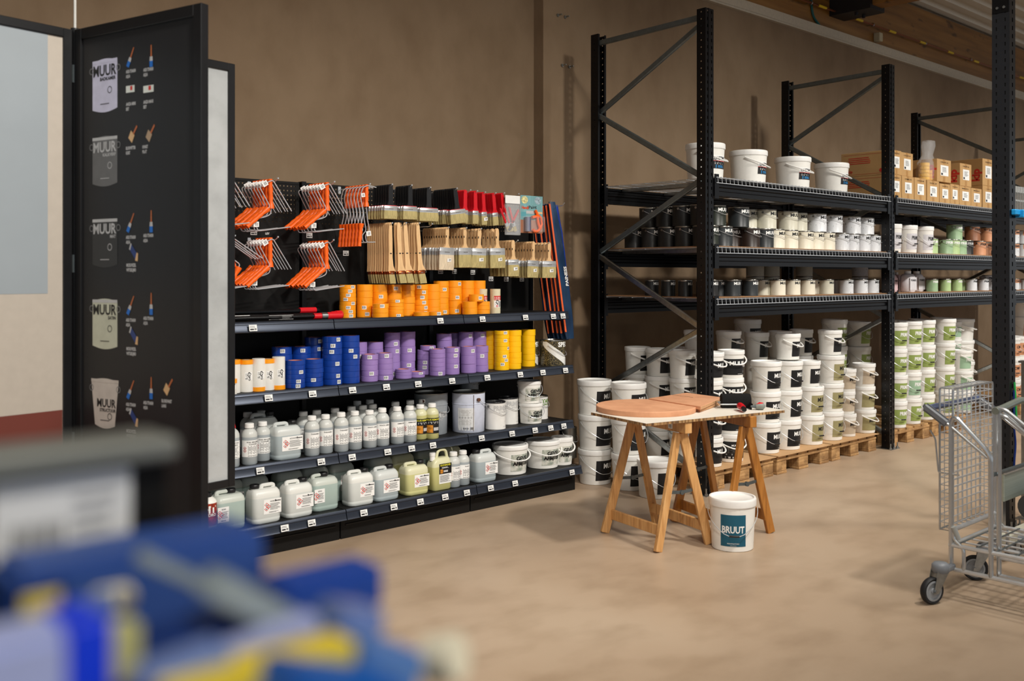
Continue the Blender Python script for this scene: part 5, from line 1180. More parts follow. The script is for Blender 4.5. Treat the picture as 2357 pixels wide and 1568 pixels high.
bstack(['omni']*4, ZP, 4.75, .30, .30, 'large bucket with orange label high behind the tall post', KB, u1=2375)
# bruut bucket on the floor
X, Y = 4.735, 3.285
place(bucket(.268, .292, 'bruut', 'wire', True, 129, 217, 68), (X, Y, 0), 'white bucket with teal label standing alone on the floor', 'paint bucket', rz=0)
# ------------------------------------------------------------------ trestle table
T1 = layered('pale pine', [(.3, (196, 142, 84)), (.5, (212, 160, 100)), (.7, (222, 174, 116))], 5, [(.3, (190, 170, 150)), (.5, (255, 255, 255))], 10, .6, .5, .15, 60, stretch1=(5, 5, .7), stretch2=(7, 7, .6))
T2 = layered('varnished pine', [(.3, (156, 98, 38)), (.5, (174, 114, 48)), (.7, (188, 126, 58))], 5, [(.3, (170, 150, 130)), (.5, (255, 255, 255))], 10, .6, .38, .12, 60, stretch1=(5, 5, .7), stretch2=(7, 7, .6))
def trestle(f, name_, wood, hinge=True):
    """f: four feet a,b (far end), c,d (near end)"""
    a, b, c, d = [Vector((x, y, 0)) for x, y in f]; p = Proto('trestle')
    far = (a+b)/2; near = (c+d)/2; ax = (near-far).normalized(); sd = (b-a).normalized()
    far2 = far+ax*.035; near2 = near-ax*.035; zt = .725; zh = .655
    bm_ = G().add(bar(far-ax*.045+Vector((0, 0, .692)), near+ax*.045+Vector((0, 0, .692)), .048, .066), wood); p.part('top_beam', mesh(bm_, 'tbeam', 0, bevel=.003))
    for q, base, s in ((a, far2, -1), (b, far2, 1), (c, near2, -1), (d, near2, 1)):
        t = base+sd*s*.020+Vector((0, 0, zh)); p.part('leg', mesh(G().add(bar(q+Vector((0, 0, .003)), t, .026, .052), wood), 'tleg', 0, bevel=.003))
    for p0, p1, s in ((a, c, -1), (b, d, 1)):
        k = .17; ta = far2+sd*s*.02+Vector((0, 0, zh)); tc = near2+sd*s*.02+Vector((0, 0, zh))
        u, v = p0.lerp(ta, k), p1.lerp(tc, k); e = (v-u).normalized(); off = sd*s*(-.012)
        p.part('rail', mesh(G().add(bar(u-e*.01+off, v+e*.01+off, .02, .06), wood), 'trail', 0, bevel=.003))
    for x0, x1, t0 in ((a, b, far2), (c, d, near2)):
        k = .5; u = x0.lerp(t0-sd*.02+Vector((0, 0, zh)), k); v = x1.lerp(t0+sd*.02+Vector((0, 0, zh)), k); m = (u+v)/2-Vector((0, 0, .012))
        g = G().add(bar(u-sd*.02, m, .004, .018), DKST).add(bar(m, v+sd*.02, .004, .018), DKST)
        g.add(tube([m-ax*.008, m+ax*.008], .014, 10), DKST); p.part('hinge_stay', mesh(g, 'stay', 30))
    return p
A1 = [flo(1392, 1227), flo(1510, 1206), flo(1514, 1272), flo(1632, 1253)]
p = trestle(A1, 't', T1)
l = L2(); l.rect(-.02, -.02, .02, .02, 0, PAPER); l.barcode(-.012, -.015, .014, .005, .0006, INKG, 6)
c_, d_ = Vector((*A1[2], 0)), Vector((*A1[3], 0)); far = (Vector((*A1[0], 0))+Vector((*A1[1], 0)))/2; near = (c_+d_)/2; ax = (near-far).normalized(); sd = Vector((ax.y, -ax.x, 0)); sd = sd if sd.x < 0 else -sd
q = near-ax*.09+sd*.0255+Vector((0, 0, .692)); l.mapv(lambda a, b, o: tuple(q+ax*a+sd*(o)+Vector((0, 0, b)))); p.part('price_label', mesh(l, 'tl', 0))
place(p, (0, 0, 0), 'light pine trestle under the round orange top', 'trestle')
place(trestle([(4.944, 3.865), (5.33, 3.81), (4.78, 3.36), (5.163, 3.308)], 't', T2), (0, 0, 0), 'darker varnished trestle behind the bucket with teal label', 'trestle')
# honeycomb board
TZ = .742
n_ = Vector((*flo(1487, 975, TZ), 0)); r_ = Vector((*flo(1806, 944, TZ), 0)); ux = (r_-n_).normalized(); uy = Vector((-ux.y, ux.x, 0)); W = (r_-n_).length; D = .52
HC = layered('honeycomb cardboard edge', [(.35, (90, 62, 36)), (.5, (150, 112, 70)), (.65, (196, 158, 108))], 60, [(.3, (200, 200, 200)), (.6, (255, 255, 255))], 20, .5, .8, .3, 80, stretch1=(1, 1, .05))
WB_ = mat('white board face', (226, 220, 208), .6, var=.03, scale=6)
def boardmesh(t0, t1, grow=0):
    g = G(); P = [n_+ux*a+uy*b for a, b in ((0, 0), (W, 0), (W, D), (0, D))]
    v = [(q.x, q.y, t0) for q in P]+[(q.x, q.y, t1) for q in P]
    return v, [(0, 3, 2, 1), (4, 5, 6, 7), (0, 1, 5, 4), (1, 2, 6, 5), (2, 3, 7, 6), (3, 0, 4, 7)]
p = Proto('table_board'); p.part('honeycomb_core', mesh(boardmesh(.7255, TZ-.0015), 'core', 0, mt=HC)); p.part('white_face', mesh(boardmesh(TZ-.0015, TZ), 'wf', 0, mt=WB_))
place(p, (0, 0, 0), 'white honeycomb cardboard board lying across two trestles', 'board')
TERR = layered('apricot painted board', [(.3, (206, 148, 112)), (.5, (216, 158, 120)), (.7, (222, 166, 128))], 4, [(.35, (240, 236, 232)), (.6, (255, 255, 255))], 20, .6, .75, .12, 60)
TED = mat('raw board edge', (196, 150, 108), .8, var=.1)
cx_, cy_ = [(a+b)/2 for a, b in zip(flo(1371, 938, TZ+.015), flo(1603, 941, TZ+.015))]
g = G().add(lathe([(0, 0), (.296, 0), (.298, .003), (.298, .029), (.295, .032), (0, .032)], 80), TERR); o = ob('round_panel', mesh(g, 'disc', 40)); o.location = (cx_, cy_, TZ+.0005); tag(o, 'round apricot board lying at the left end of the table', 'round board')
def sqboard(pix, z0, t, label, slot=False, sh=0):
    P = [Vector((*flo(u, v, z0+t), 0)) for u, v in pix]; p = Proto('square_panel'); n = len(P)
    v = [(q.x, q.y, z0) for q in P]+[(q.x, q.y, z0+t) for q in P]
    p.part('board', mesh((v, [tuple(range(n))[::-1], tuple(range(n, 2*n))]+[(i, (i+1) % n, n+(i+1) % n, n+i) for i in range(n)]), 'sq', 0, bevel=.002, mt=TERR))
    e = (P[1]-P[0]).normalized(); nn = Vector((e.y, -e.x, 0)); a, b = P[0]+nn*.0006+e*.004, P[1]+nn*.0006-e*.004
    p.part('raw_edge', mesh(G().add(bar((a.x, a.y, z0+t/2), (b.x, b.y, z0+t/2), .001, t*.8), TED), 'sqe', 0))
    if slot:
        a, b = [Vector((*flo(u, v, z0+t), z0+t+.0003)) for u, v in ((1546, 909), (1595, 915))]; p.part('groove', mesh(G().add(bar(a, b, .003, .001), BLKM), 'slot', 0))
    place(p, (0, 0, 0), label, 'square board')
sqboard([(1612, 942), (1664, 924), (1582, 914), (1496, 924)], TZ+.001, .018, 'apricot square board lying beneath another on the table')
sqboard([(1613, 936), (1664, 915), (1580, 904), (1493, 917)], TZ+.020, .020, 'upper apricot square board with a dark groove across its face', slot=True)
# roller, scraper and knife on the board
x, y = flo(1686, 945, TZ); p = Proto('paint_roller')
FUR = mat('black roller pile', (16, 16, 17), .95, bump=1.0, bscale=300)
ra = YAW-pi/2; rv = Vector((cos(ra), sin(ra), 0)); fv = Vector((FW[0], FW[1], 0))
base = fwd(1700, 942, 5.95); base.z = TZ
Lr = Vector((*flo(1660, 939, TZ), 0)); Rr = Vector((*flo(1726, 939, TZ), 0)); e_ = (Rr-Lr).normalized()
p.part('sleeve', mesh(G().add(tube([Lr+Vector((0, 0, TZ+.044)), Rr+Vector((0, 0, TZ+.044))], .043, 22), FUR), 'sleeve', 40))
fp = [Lr-e_*.004+Vector((0, 0, TZ+.036)), Lr-e_*.022+Vector((0, 0, TZ+.036))-fv*.0, Lr-e_*.02-fv*.07+Vector((0, 0, TZ+.03)), (Lr+Rr)/2-fv*.07+Vector((0, 0, TZ+.03)), (Lr+Rr)/2-fv*.10+Vector((0, 0, TZ+.028))]
p.part('wire_rod', mesh(tube(smooth_path(fp, .012), .004, 8), 'rrod', mt=CHROME))
h0 = fp[-1]; g = G().add(tube([h0, h0-fv*.02, h0-fv*.05, h0-fv*.10], [.014, .021, .02, .016], 12), REDP); p.part('handle', mesh(g, 'rhandle', 50))
p.part('handle_end', mesh(G().add(tube([h0-fv*.10-Vector((0, 0, .004)), h0-fv*.13-Vector((0, 0, .008))], .0145, 12), BLKP), 'rend', 50))
place(p, (0, 0, 0), 'black pile paint roller with red handle on the white board', 'paint roller')
p = Proto('scraper'); S0 = Vector((*flo(1729, 944, TZ), 0)); g = G()
zz = lambda v, z: (v.x, v.y, z)
pts = [zz(S0, TZ+.001), zz(S0+fv*.16-rv*.012, TZ+.001), zz(S0+fv*.16-rv*.004, TZ+.052), zz(S0+rv*.008, TZ+.035)]
v = pts+[tuple(Vector(q)+rv*.003) for q in pts]; g.add((v, [(0, 1, 2, 3), (7, 6, 5, 4), (0, 4, 5, 1), (1, 5, 6, 2), (2, 6, 7, 3), (3, 7, 4, 0)]), BLKP); o = ob('filling_board', mesh(g, 'fb', 0)); tag(o, 'thin dark filling board standing on edge beside the roller', 'tool')
K = fwd(1745, 938, 5.75); K = Vector((*flo(1747, 944, TZ), 0)); p = Proto('putty_knife')
p.part('blade', mesh(G().add(tube([K-rv*.05+Vector((0, 0, TZ+.022)), K-rv*.02+Vector((0, 0, TZ+.02))], [.006, .012], 8), DKST), 'kb', 40))
hp = [K-rv*.02+Vector((0, 0, TZ+.020)), K+rv*.005+Vector((0, 0, TZ+.023)), K+rv*.025+Vector((0, 0, TZ+.022)), K+rv*.036+Vector((0, 0, TZ+.02))]
p.part('handle', mesh(G().add(tube(hp, [.014, .022, .021, .008], 14), mat('grey rubber grip', (132, 136, 128), .5)), 'kh', 60))
p.part('red_insert', mesh(G().add(tube([q+Vector((0, 0, .008)) for q in hp[:3]], [.006, .017, .014], 12), REDP), 'kr', 60)); place(p, (0, 0, 0), 'grey and red tool handle at the right of the filling board', 'tool')

# ------------------------------------------------------------------ trolleys
GT = mat('painted silver tube', (196, 200, 203), .26, .85, var=.05)
def wheel(c, r, wd, ax, caster=True):
    """parts: tyre, hub, fork"""
    c = Vector(c); a = Vector(ax).normalized(); up = Vector((0, 0, 1)); s = a.cross(up)
    def ring(prof):
        v = []; f = []; n = 28; k = len(prof)
        for i in range(n):
            t = 2*pi*i/n; dr = s*cos(t)+up*sin(t)
            for rr, o in prof: v.append(tuple(c+dr*rr+a*o))
        for i in range(n):
            j = (i+1) % n
            for m in range(k-1): f.append((i*k+m, i*k+m+1, j*k+m+1, j*k+m))
        return v, f
    h = wd/2
    ty = ring([(r*.74, -h*.8), (r*.9, -h), (r*.985, -h*.6), (r, 0), (r*.985, h*.6), (r*.9, h), (r*.74, h*.8)])
    hb = ring([(.0, -h*.9), (r*.2, -h*.9), (r*.22, -h*.55), (r*.58, -h*.55), (r*.62, -h*.95), (r*.75, -h*.9), (r*.75, h*.9), (r*.62, h*.95), (r*.58, h*.55), (r*.22, h*.55), (r*.2, h*.9), (0, h*.9)])
    return ty, hb
def caster(p, c, r, ax, swing, top_z):
    ty, hb = wheel(c, r, .032, ax); w = p.part('caster_wheel', mesh(G().add(ty, RUB), 'tyre', 50)); p.part('hub', mesh(G().add(hb, mat('light grey hub', (150, 154, 158), .45)), 'hub', 40), w)
    c = Vector(c); a = Vector(ax).normalized(); sw = Vector(swing); g = G()
    for s in (-1, 1):
        o = a*s*.020; g.add(([tuple(c+o+q) for q in (Vector((0, 0, -.012))-sw*.12, Vector((0, 0, -.012))+sw*.25, sw*1.1+Vector((0, 0, top_z-c.z-.025)), sw*.2+Vector((0, 0, top_z-c.z-.025)))]+[tuple(c+o+a*.003*s+q) for q in (Vector((0, 0, -.012))-sw*.12, Vector((0, 0, -.012))+sw*.25, sw*1.1+Vector((0, 0, top_z-c.z-.025)), sw*.2+Vector((0, 0, top_z-c.z-.025)))],
                              [(0, 1, 2, 3), (7, 6, 5, 4), (0, 4, 5, 1), (1, 5, 6, 2), (2, 6, 7, 3), (3, 7, 4, 0)]), STEEL)
    g.add(tube([c-a*.03, c+a*.03], .007, 8), STEEL)
    p.part('caster_fork', mesh(g, 'fork', 30)); m = c+sw*.65
    p.part('caster_cover', mesh(G().add(lathe([(0, top_z-.04), (.036, top_z-.04), (.042, top_z-.03), (.04, top_z-.005), (.03, top_z+.006), (0, top_z+.008)], 20), GREYP, Matrix.Translation((m.x, m.y, 0))), 'cover', 50))
def trolley(x0, x1, yb, yf, z=.26, basket=True, full=True):
    p = Proto('platform_trolley'); Rt = .0115; zl = .145
    # side loops: rear post, sloping rail, front post
    for x, nm in ((x0, 'side_frame'), (x1, 'side_frame')):
        pts = [(x, yb, zl), (x, yb, .845), (x, yb-.012, .872), (x, yb-.03, .868), (x, yb-.165, .735), (x, yb-.185, .70), (x, yb-.185, zl)]
        p.part('side_frame', mesh(tube(smooth_path(pts, .02), Rt, 10), 'sf', mt=GT))
        p.part('lower_rail', mesh(tube([(x, yb+.01, zl), (x, yf, zl-.005)], .0105, 8), 'lr', mt=CHROME))
        p.part('upper_rail', mesh(tube([(x, yb+.01, z), (x, yf, z)], .0105, 8), 'ur', mt=CHROME))
        p.part('stay', mesh(tube(smooth_path([(x+.0, yb-.012, .33), (x, yb-.012, .29), (x, yb-.06, .25), (x, yb-.06, zl)], .02), .009, 8), 'stay', mt=GT))
    for yy, zz_ in ((yb, .33), (yb-.185, .62), (yb, z)): p.part('cross_tube', mesh(tube([(x0, yy, zz_), (x1, yy, zz_)], .0095, 8), 'ct', mt=DKST if zz_ > .5 else CHROME))
    g = G(); n = 12
    for i in range(n+1): g.add(tube([(x0, yb-.03+(yf-yb+.03)*i/n, z+.008), (x1, yb-.03+(yf-yb+.03)*i/n, z+.008)], .0042, 6), DKST)
    for i in range(1, 6): x = x0+(x1-x0)*i/6; g.add(tube([(x, yb-.02, z), (x, yf, z)], .0045, 6), CHROME)
    p.part('platform_grid', mesh(g, 'grid'))
    # handle
    g = G().add(tube([(x0+.01, yb+.115, .905), (x1+.06, yb+.115, .905)], .0155, 14), mat('grey blue handle', (82, 92, 122), .4)); p.part('push_handle', mesh(g, 'ph'))
    for x in (x0-.002, x1+.06):
        p.part('handle_bracket', mesh(G().add(bar((x, yb+.135, .918), (x, yb+.01, .835), .026, .044), GREYP), 'hb', 0, bevel=.012, seg=3))
        p.part('bracket_tube', mesh(tube(smooth_path([(x, yb+.02, .842), (x, yb-.17, .70)], .03), .008, 8), 'bt', mt=GT))
    if basket:
        bz0, bz1, by0, by1 = .318, 1.005, yb+.005, yb+.068; g = G(); wr = .0024
        for y in (by0, by1):
            for i in range(10): x = x0+.03+(x1-x0-.05)*i/9; g.add(tube([(x, y, bz0), (x, y, bz1)], wr, 5), CHROME)
            for i in range(20): zq = bz0+(bz1-bz0)*i/19; g.add(tube([(x0+.03, y, zq), (x1-.02, y, zq)], wr, 5), CHROME)
        for i in range(20):
            zq = bz0+(bz1-bz0)*i/19
            for x in (x0+.03, x1-.02):
                g.add(tube([(x, by0, zq), (x, by1, zq)], wr, 5), CHROME)
        for i in range(10):
            x = x0+.03+(x1-x0-.05)*i/9
            for zq in (bz0, bz1): g.add(tube([(x, by0, zq), (x, by1, zq)], wr, 5), CHROME)
        bk = p.part('wire_basket', mesh(g, 'basket'))
        for y in (by0, by1): p.part('basket_rim', mesh(tube(smooth_path([(x0+.03, y, bz0), (x0+.03, y, bz1), (x1-.02, y, bz1), (x1-.02, y, bz0), (x0+.03, y, bz0)], .015), .0048, 8), 'rim', mt=GT), bk)
        p.part('basket_lock', mesh(tube(smooth_path([(x0-.003, yb+.10, .80), (x0-.003, yb+.075, .76), (x0-.003, yb+.06, .60), (x0-.003, yb-.04, .60)], .01), .0045, 6), 'lock', mt=GT))
    p.part('bumper', mesh(G().add(tube([(x0-.006, yb-.012, .35), (x0+.012, yb-.03, .29)], .013, 10), mat('grey nylon', (170, 172, 168), .5)), 'bump', 50))
    return p
x0, x1, yb, yf = 4.745, 5.27, 2.045, .95
p = trolley(x0, x1, yb, yf)
caster(p, (4.605, 2.075, .0635), .0635, (.35, .94, 0), (.075, -.03, 0), .185)
caster(p, (5.13, 2.09, .0635), .0635, (.9, .4, 0), (.04, -.06, 0), .185)
caster(p, (4.78, 1.05, .0635), .0635, (1, 0, 0), (0, .06, 0), .185); caster(p, (5.24, 1.05, .0635), .0635, (1, 0, 0), (0, .06, 0), .185)
for xx, yy in ((4.655, 2.055), (5.16, 2.05)): p.part('caster_bracket', mesh(G().add(bx(xx-.03, xx+.10, yy-.03, yy+.0, .143, .172), GREYP), 'cb', 0, bevel=.006))
place(p, (0, 0, 0), 'silver platform trolley with upright wire basket at the right', 'trolley')
# second trolley nested against the first
p = Proto('platform_trolley'); xa, ya = 4.80, 1.845
p.part('rear_post', mesh(tube([(xa, ya, .13), (xa, ya, .925)], .0115, 10), 'p2', mt=GT))
p.part('push_handle', mesh(tube(smooth_path([(xa-.02, ya+.01, .918), (xa+.06, ya+.01, .922), (xa+.30, ya+.01, .945), (xa+.37, ya-.03, .92), (xa+.39, ya-.2, .80)], .05), .017, 12), 'h2', mt=mat('greenish grey tube', (138, 146, 138), .35, .5)))
for dy in (0, .03): p.part('side_rail', mesh(tube(smooth_path([(xa, ya+.004, .93-dy), (xa, ya-.03, .925-dy), (xa, ya-.35, .68-dy*1.2), (xa, ya-.40, .62), (xa, ya-.40, .14)], .03), .010, 8), 's2', mt=GT))
for z, r in ((.145, .0105), (.232, .0105)): p.part('lower_rail', mesh(tube([(xa, ya+.01, z), (xa, .9, z-.005)], r, 8), 'lr2', mt=CHROME))
p.part('side_frame', mesh(tube(smooth_path([(xa+.50, ya, .13), (xa+.50, ya, .90), (xa+.50, ya-.35, .66), (xa+.50, ya-.40, .13)], .03), .0115, 8), 's3', mt=GT))
g = G()
for i in range(8): g.add(tube([(xa, ya-.05-.1*i, .243), (xa+.5, ya-.05-.1*i, .243)], .0042, 6), DKST)
p.part('platform_grid', mesh(g, 'g2'))
for q in ((xa+.03, .98), (xa+.47, .98)): caster(p, (q[0], q[1], .055), .055, (1, 0, 0), (0, .05, 0), .135)
place(p, (0, 0, 0), 'second trolley nested against the basket trolley, its curved handle cut off', 'trolley')
# low transport frame with side plank farther right
p = Proto('transport_frame'); xa, ya = 5.80, 2.20
p.part('side_plank', mesh(G().add(extx([(ya, .275), (ya+.015, .275), (ya+.015, .435), (ya, .435)], xa, xa+1.1), mat('brushed aluminium plank', (170, 180, 170), .42, .5, var=.12, scale=3, stretch=(.5, 1, 30))), 'sp', 0, bevel=.003))
p.part('plank_edge', mesh(G().add(extx([(ya-.006, .430), (ya+.02, .430), (ya+.02, .438), (ya-.006, .438)], xa, xa+1.1), GT), 'spe', 0))
p.part('leg', mesh(bx(xa+.02, xa+.06, ya+.016, ya+.05, .09, .44), 'spl', 0, mt=GT)); p.part('leg', mesh(bx(xa+1.0, xa+1.04, ya+.016, ya+.05, .09, .44), 'spl', 0, mt=GT))
p.part('deck_beam', mesh(G().add(bx(xa-.25, xa+1.1, ya-.12, ya-.06, .10, .15), mat('pale beam', (190, 188, 172), .5)), 'db', 0, bevel=.004)); p.part('cross_beam', mesh(bx(xa, xa+.05, ya-.12, ya+.05, .10, .13), 'cb2', 0, mt=GT))
caster(p, (xa-.12, ya-.09, .05), .05, (.5, .85, 0), (.03, -.02, 0), .13); caster(p, (xa+.9, ya-.09, .05), .05, (.5, .85, 0), (.03, -.02, 0), .13)
p.part('motor', mesh(G().add(tube([(xa+.12, ya-.10, .24), (xa+.55, ya-.10, .26)], .075, 20), mat('dark grey housing', (64, 64, 64), .5)), 'motor', 50, bevel=0)); p.part('motor_foot', mesh(bx(xa+.2, xa+.45, ya-.14, ya-.06, .15, .19), 'mf', 0, mt=RUB))
place(p, (0, 0, 0), 'low transport frame with grey side plank and dark motor at right edge', 'trolley')

# ------------------------------------------------------------------ hanging display boards
def W3(f, r): return Vector((FW[0]*f+RT[0]*r, FW[1]*f+RT[1]*r, 0))
HG = W3(3.895, -1.733); o2 = W3(3.5, -1.094); d2 = (o2-HG).normalized(); o3 = W3(4.44, -1.313); d3 = (o3-HG).normalized()
PZ0, PZ1 = .594, 2.522
DP = layered('display board plaster', [(.3, (168, 171, 172)), (.6, (182, 185, 186))], 3, [(.3, (225, 225, 225)), (.55, (255, 255, 255))], 9, .5, .7, .3, 22)
FRM = mat('black aluminium frame', (20, 20, 22), .38, var=.1); PST = mat('printed black poster', (27, 27, 29), .5, var=.05)
def boardframe(p, org, dr, w, z0, z1, fw=.035, th=.034, infill=None):
    nx = Vector((dr.y, -dr.x, 0)); M = Matrix(((dr.x, nx.x, 0, org.x), (dr.y, nx.y, 0, org.y), (0, 0, 1, 0), (0, 0, 0, 1)))
    g = G()
    for a in (bx(0, fw, -th/2, th/2, z0, z1), bx(w-fw, w, -th/2, th/2, z0, z1), bx(fw, w-fw, -th/2, th/2, z0, z0+fw), bx(fw, w-fw, -th/2, th/2, z1-fw, z1)): g.add(a, FRM, M)
    fr = p.part('frame', mesh(g, 'dframe', 0, bevel=.002)); g = G().add(bx(fw-.002, w-fw+.002, -.008, .008, z0+fw-.002, z1-fw+.002), infill, M); return fr, p.part('panel', mesh(g, 'dpanel', 0)), M, nx
p = Proto('display_stand'); w2 = (o2-HG).length
fr, pn, M2, nx2 = boardframe(p, HG+d2*.02, d2, w2-.02, PZ0, PZ1, infill=PST, fw=.042)
camv = Vector((0, 0, 0)); side = 1 if (camv-HG).dot(nx2) > 0 else -1
def onp(u, v):
    """point of the poster plane under a picture measurement -> (s along the board, z)"""
    k = (u-CXP)/FPX; rd = Vector((FW[0]+RT[0]*k, FW[1]+RT[1]*k, 0)); nn = nx2
    t = (HG+nn*side*.009).dot(nn)/rd.dot(nn); P = rd*t; return (P-HG).dot(d2)-.02, CAMH-(v-HZ)*t/FPX
l = L2()
def flush(nm='tool_picture'):
    global l
    if l.v:
        l.mapv(lambda a, b, o: tuple(M2 @ Vector((a, side*(.0088+o*.6), b)))); p.part(nm if len(l.mats) > 1 else 'caption', mesh(l, 'poster', 0), pn)
    l = L2()
canm = [(mat('lilac tin print', (206, 204, 226), .5), INKB, 'BADKAMER'), (mat('grey tin print', (104, 104, 104), .5), INKL, 'KALKVERF'), (mat('charcoal tin print', (52, 52, 52), .5), INKL, 'MAT'), (mat('greenish tin print', (198, 200, 180), .5), INKB, 'SATIN'), (mat('beige tin print', (200, 192, 184), .5), INKB, 'STRUCTUUR')]
BLU = mat('blue print', (30, 110, 200), .5); WDP = mat('wood print', (186, 104, 60), .5); NAV = mat('navy print', (40, 62, 120), .5); BGE = mat('sand print', (216, 176, 128), .5)
bottoms = [(243, 255), (243, 426), (243, 613), (243, 801), (247, 984)]; topsv = [133, 311, 500, 686, 870]
for i, ((uc, vb), vt) in enumerate(zip(bottoms, topsv)):
    s0, _ = onp(213, 636); s1, _ = onp(270, 636); _, zb = onp(uc, vb-4); _, zt = onp(uc, vt+4); m, ink, t = canm[i]; w_ = s1-s0; sc_ = (s0+s1)/2
    tp = .05*w_ if i == 4 else 0; n = 8
    bot = [(s0+tp*2+(w_-tp*4)*j/n, zb-.012*sin(pi*j/n)) for j in range(n+1)]; tpp = [(s1+tp-(w_+tp*2)*j/n, zt-.006+.010*sin(pi*j/n)) for j in range(n+1)]
    l.poly(bot+tpp, .0, m); rim = [(s0-tp, zt), (s1+tp, zt), (s1+tp, zt-.012), (s0-tp, zt-.012)]
    l.poly([(a, b) for a, b in rim][::-1], .0006, INKL if i in (1, 2, 3) else m)
    ty = zt-(zt-zb)*(.32 if i < 4 else .60); hh = (zt-zb)*(.21 if i < 4 else .17)
    l.txt('MUUR', sc_+(0 if i < 4 else .01), ty, hh, .001, ink, .025, wid=w_*(.92 if i < 4 else .75), align='c'); l.txt(t, sc_+w_*.44, ty-(zt-zb)*.10, (zt-zb)*.065, .001, ink, .03, align='r')
    l.ring(sc_+w_*.2, zb+(zt-zb)*(.38 if i < 4 else .2), w_*.09, .001, ink, .2); l.rect(sc_-w_*.18, zb+(zt-zb)*.10, sc_+w_*.18, zb+(zt-zb)*.115, .001, ink)
    for q in (s0-.006, s1+.006): l.ring(q, zt-(zt-zb)*.2, .013, .0004, INKG, .25)
    flush('tin_picture')
def pbrush(u, v, slant):
    flush(); a, z = onp(u, v)
    if slant: P = lambda x, y: (a+(x*.80+y*.45)*.68, z+(y*.85-x*.45)*.68)
    else: P = lambda x, y: (a+x*.68, z+y*.68)
    l.poly([P(-.006, .01), P(.006, .01), P(.004, .075), P(-.004, .075)], .0006, WDP); l.poly([P(-.013, -.012), P(.013, -.012), P(.011, .012), P(-.011, .012)], .0008, INKL); l.poly([P(-.013, -.045), P(.013, -.045), P(.013, -.012), P(-.013, -.012)], .001, BLU)
def pblok(u, v, c=BGE):
    flush(); a, z = onp(u, v); Q = lambda pts: [(a+x*.62, z+y*.62) for x, y in pts]; l.poly(Q([(-.035, -.012), (-.002, -.045), (.024, 0), (-.010, .032)]), .0006, c); l.poly(Q([(.006, .012), (.016, .004), (.05, .05), (.042, .06)]), .0008, WDP)
def proll(u, v):
    flush(); a, z = onp(u, v); Q = lambda pts: [(a+x*.62, z+y*.75) for x, y in pts]; l.poly(Q([(-.038, .012), (.022, -.048), (.040, -.018), (-.022, .038)]), .0006, NAV); l.poly(Q([(.016, -.048), (.040, -.052), (.044, -.012), (.030, -.008)]), .0008, BGE); l.poly(Q([(-.040, .010), (-.030, .004), (-.016, .036), (-.026, .040)]), .0008, INKL)
def cap(u, v, lines):
    flush(); a, z = onp(u, v)
    for i, s in enumerate(lines): l.txt(s, a, z-.018*i, .011, .0006, INKL, .05, wid=min(.056, .0062*len(s)))
for i, vv in enumerate([157, None, 538, 728, 922]):
    if vv is None: continue
    pbrush(299, vv-20, True); pbrush(348, vv-22, False); cap(290, vv+12, ['ANZA TITANIUM', 'AQUA']); cap(330, vv+8, ['ANZA TITANIUM', 'AQUA'])
for uu, ww in ((290, .05), (330, .058)):
    a, z = onp(uu, 207); l.rect(a, z-.012, a+ww, z+.014, .0006, mat('white pack print', (222, 226, 218), .5)); l.rect(a+ww*.5, z-.004, a+ww*.75, z+.012, .0008, INKR)
cap(290, 244, ['ANZA MINI', 'SET']); cap(330, 239, ['ANZA MAXI', 'SET']); pblok(304, 312); pblok(344, 310, mat('dull brush print', (176, 150, 122), .5)); cap(290, 345, ['BLOKWITTER', 'KORT']); cap(328, 342, ['KWAST', 'PLAT'])
for vv in (578, 770, 958): proll(307, vv); cap(291, vv+36, ['MICROVEZEL', 'WITGELIJMD'])
pblok(385, 894); cap(372, 926, ['BLOKKWAST', 'LANG'])
flush()
# other boards around the same hinge
boardframe(p, HG+d3*.02, d3, .73, PZ0, PZ1-.005, infill=DP)
d1 = -d3; bf = boardframe(p, HG+d1*.02, d1, .73, PZ0, PZ1, infill=mat('warm white board', (188, 178, 166), .7, var=.03)); M1, nx1 = bf[2], bf[3]; s1_ = 1 if (-HG).dot(nx1) > 0 else -1
def on1(u, v):
    k = (u-CXP)/FPX; rd = Vector((FW[0]+RT[0]*k, FW[1]+RT[1]*k, 0)); t = (HG+nx1*s1_*.009).dot(nx1)/rd.dot(nx1); P = rd*t; return (P-HG).dot(d1)-.02, CAMH-(v-HZ)*t/FPX
l = L2(); a, z = on1(110, 72); a2, z2 = on1(110, 676); l.rect(a, z2, .73-.035, z, .0, mat('grey blue sample', (154, 162, 168), .6, var=.03, scale=4)); a, z = on1(158, 942); l.rect(.036, PZ0+.036, .694, z, .0002, mat('brick red sample', (112, 54, 44), .7, var=.06, scale=4))
l.mapv(lambda a, b, o: tuple(M1 @ Vector((a, s1_*(.0088+o), b)))); p.part('colour_sample', mesh(l, 'samples', 0), bf[1])
boardframe(p, HG-d2*.02, -d2, .73, PZ0, PZ1, infill=DP)
p.part('centre_pole', mesh(tube([(HG.x, HG.y, PZ0-.02), (HG.x, HG.y, PZ1+.01)], .016, 12), 'cpole', mt=FRM))
for z in (.9, 1.6, 2.35): p.part('hinge', mesh(tube([(HG.x, HG.y, z-.035), (HG.x, HG.y, z+.035)], .020, 12), 'hinge', mt=DKST))
p.part('hanging_cord', mesh(tube([(HG.x, HG.y, PZ1), (HG.x, HG.y, 4.985)], .005, 8), 'cord', mt=mat('white cord', (206, 204, 198), .7)))
p.part('foot_stand', mesh(G().add(tube([(HG.x, HG.y, .02), (HG.x, HG.y, PZ0)], .014, 10), FRM).add(lathe([(0, 0), (.25, 0), (.25, .012), (.03, .02), (0, .02)], 32), FRM, Matrix.Translation((HG.x, HG.y, 0))), 'foot'))
place(p, (0, 0, 0), 'black framed fold-out display boards with paint tin poster and colour samples', 'display stand')

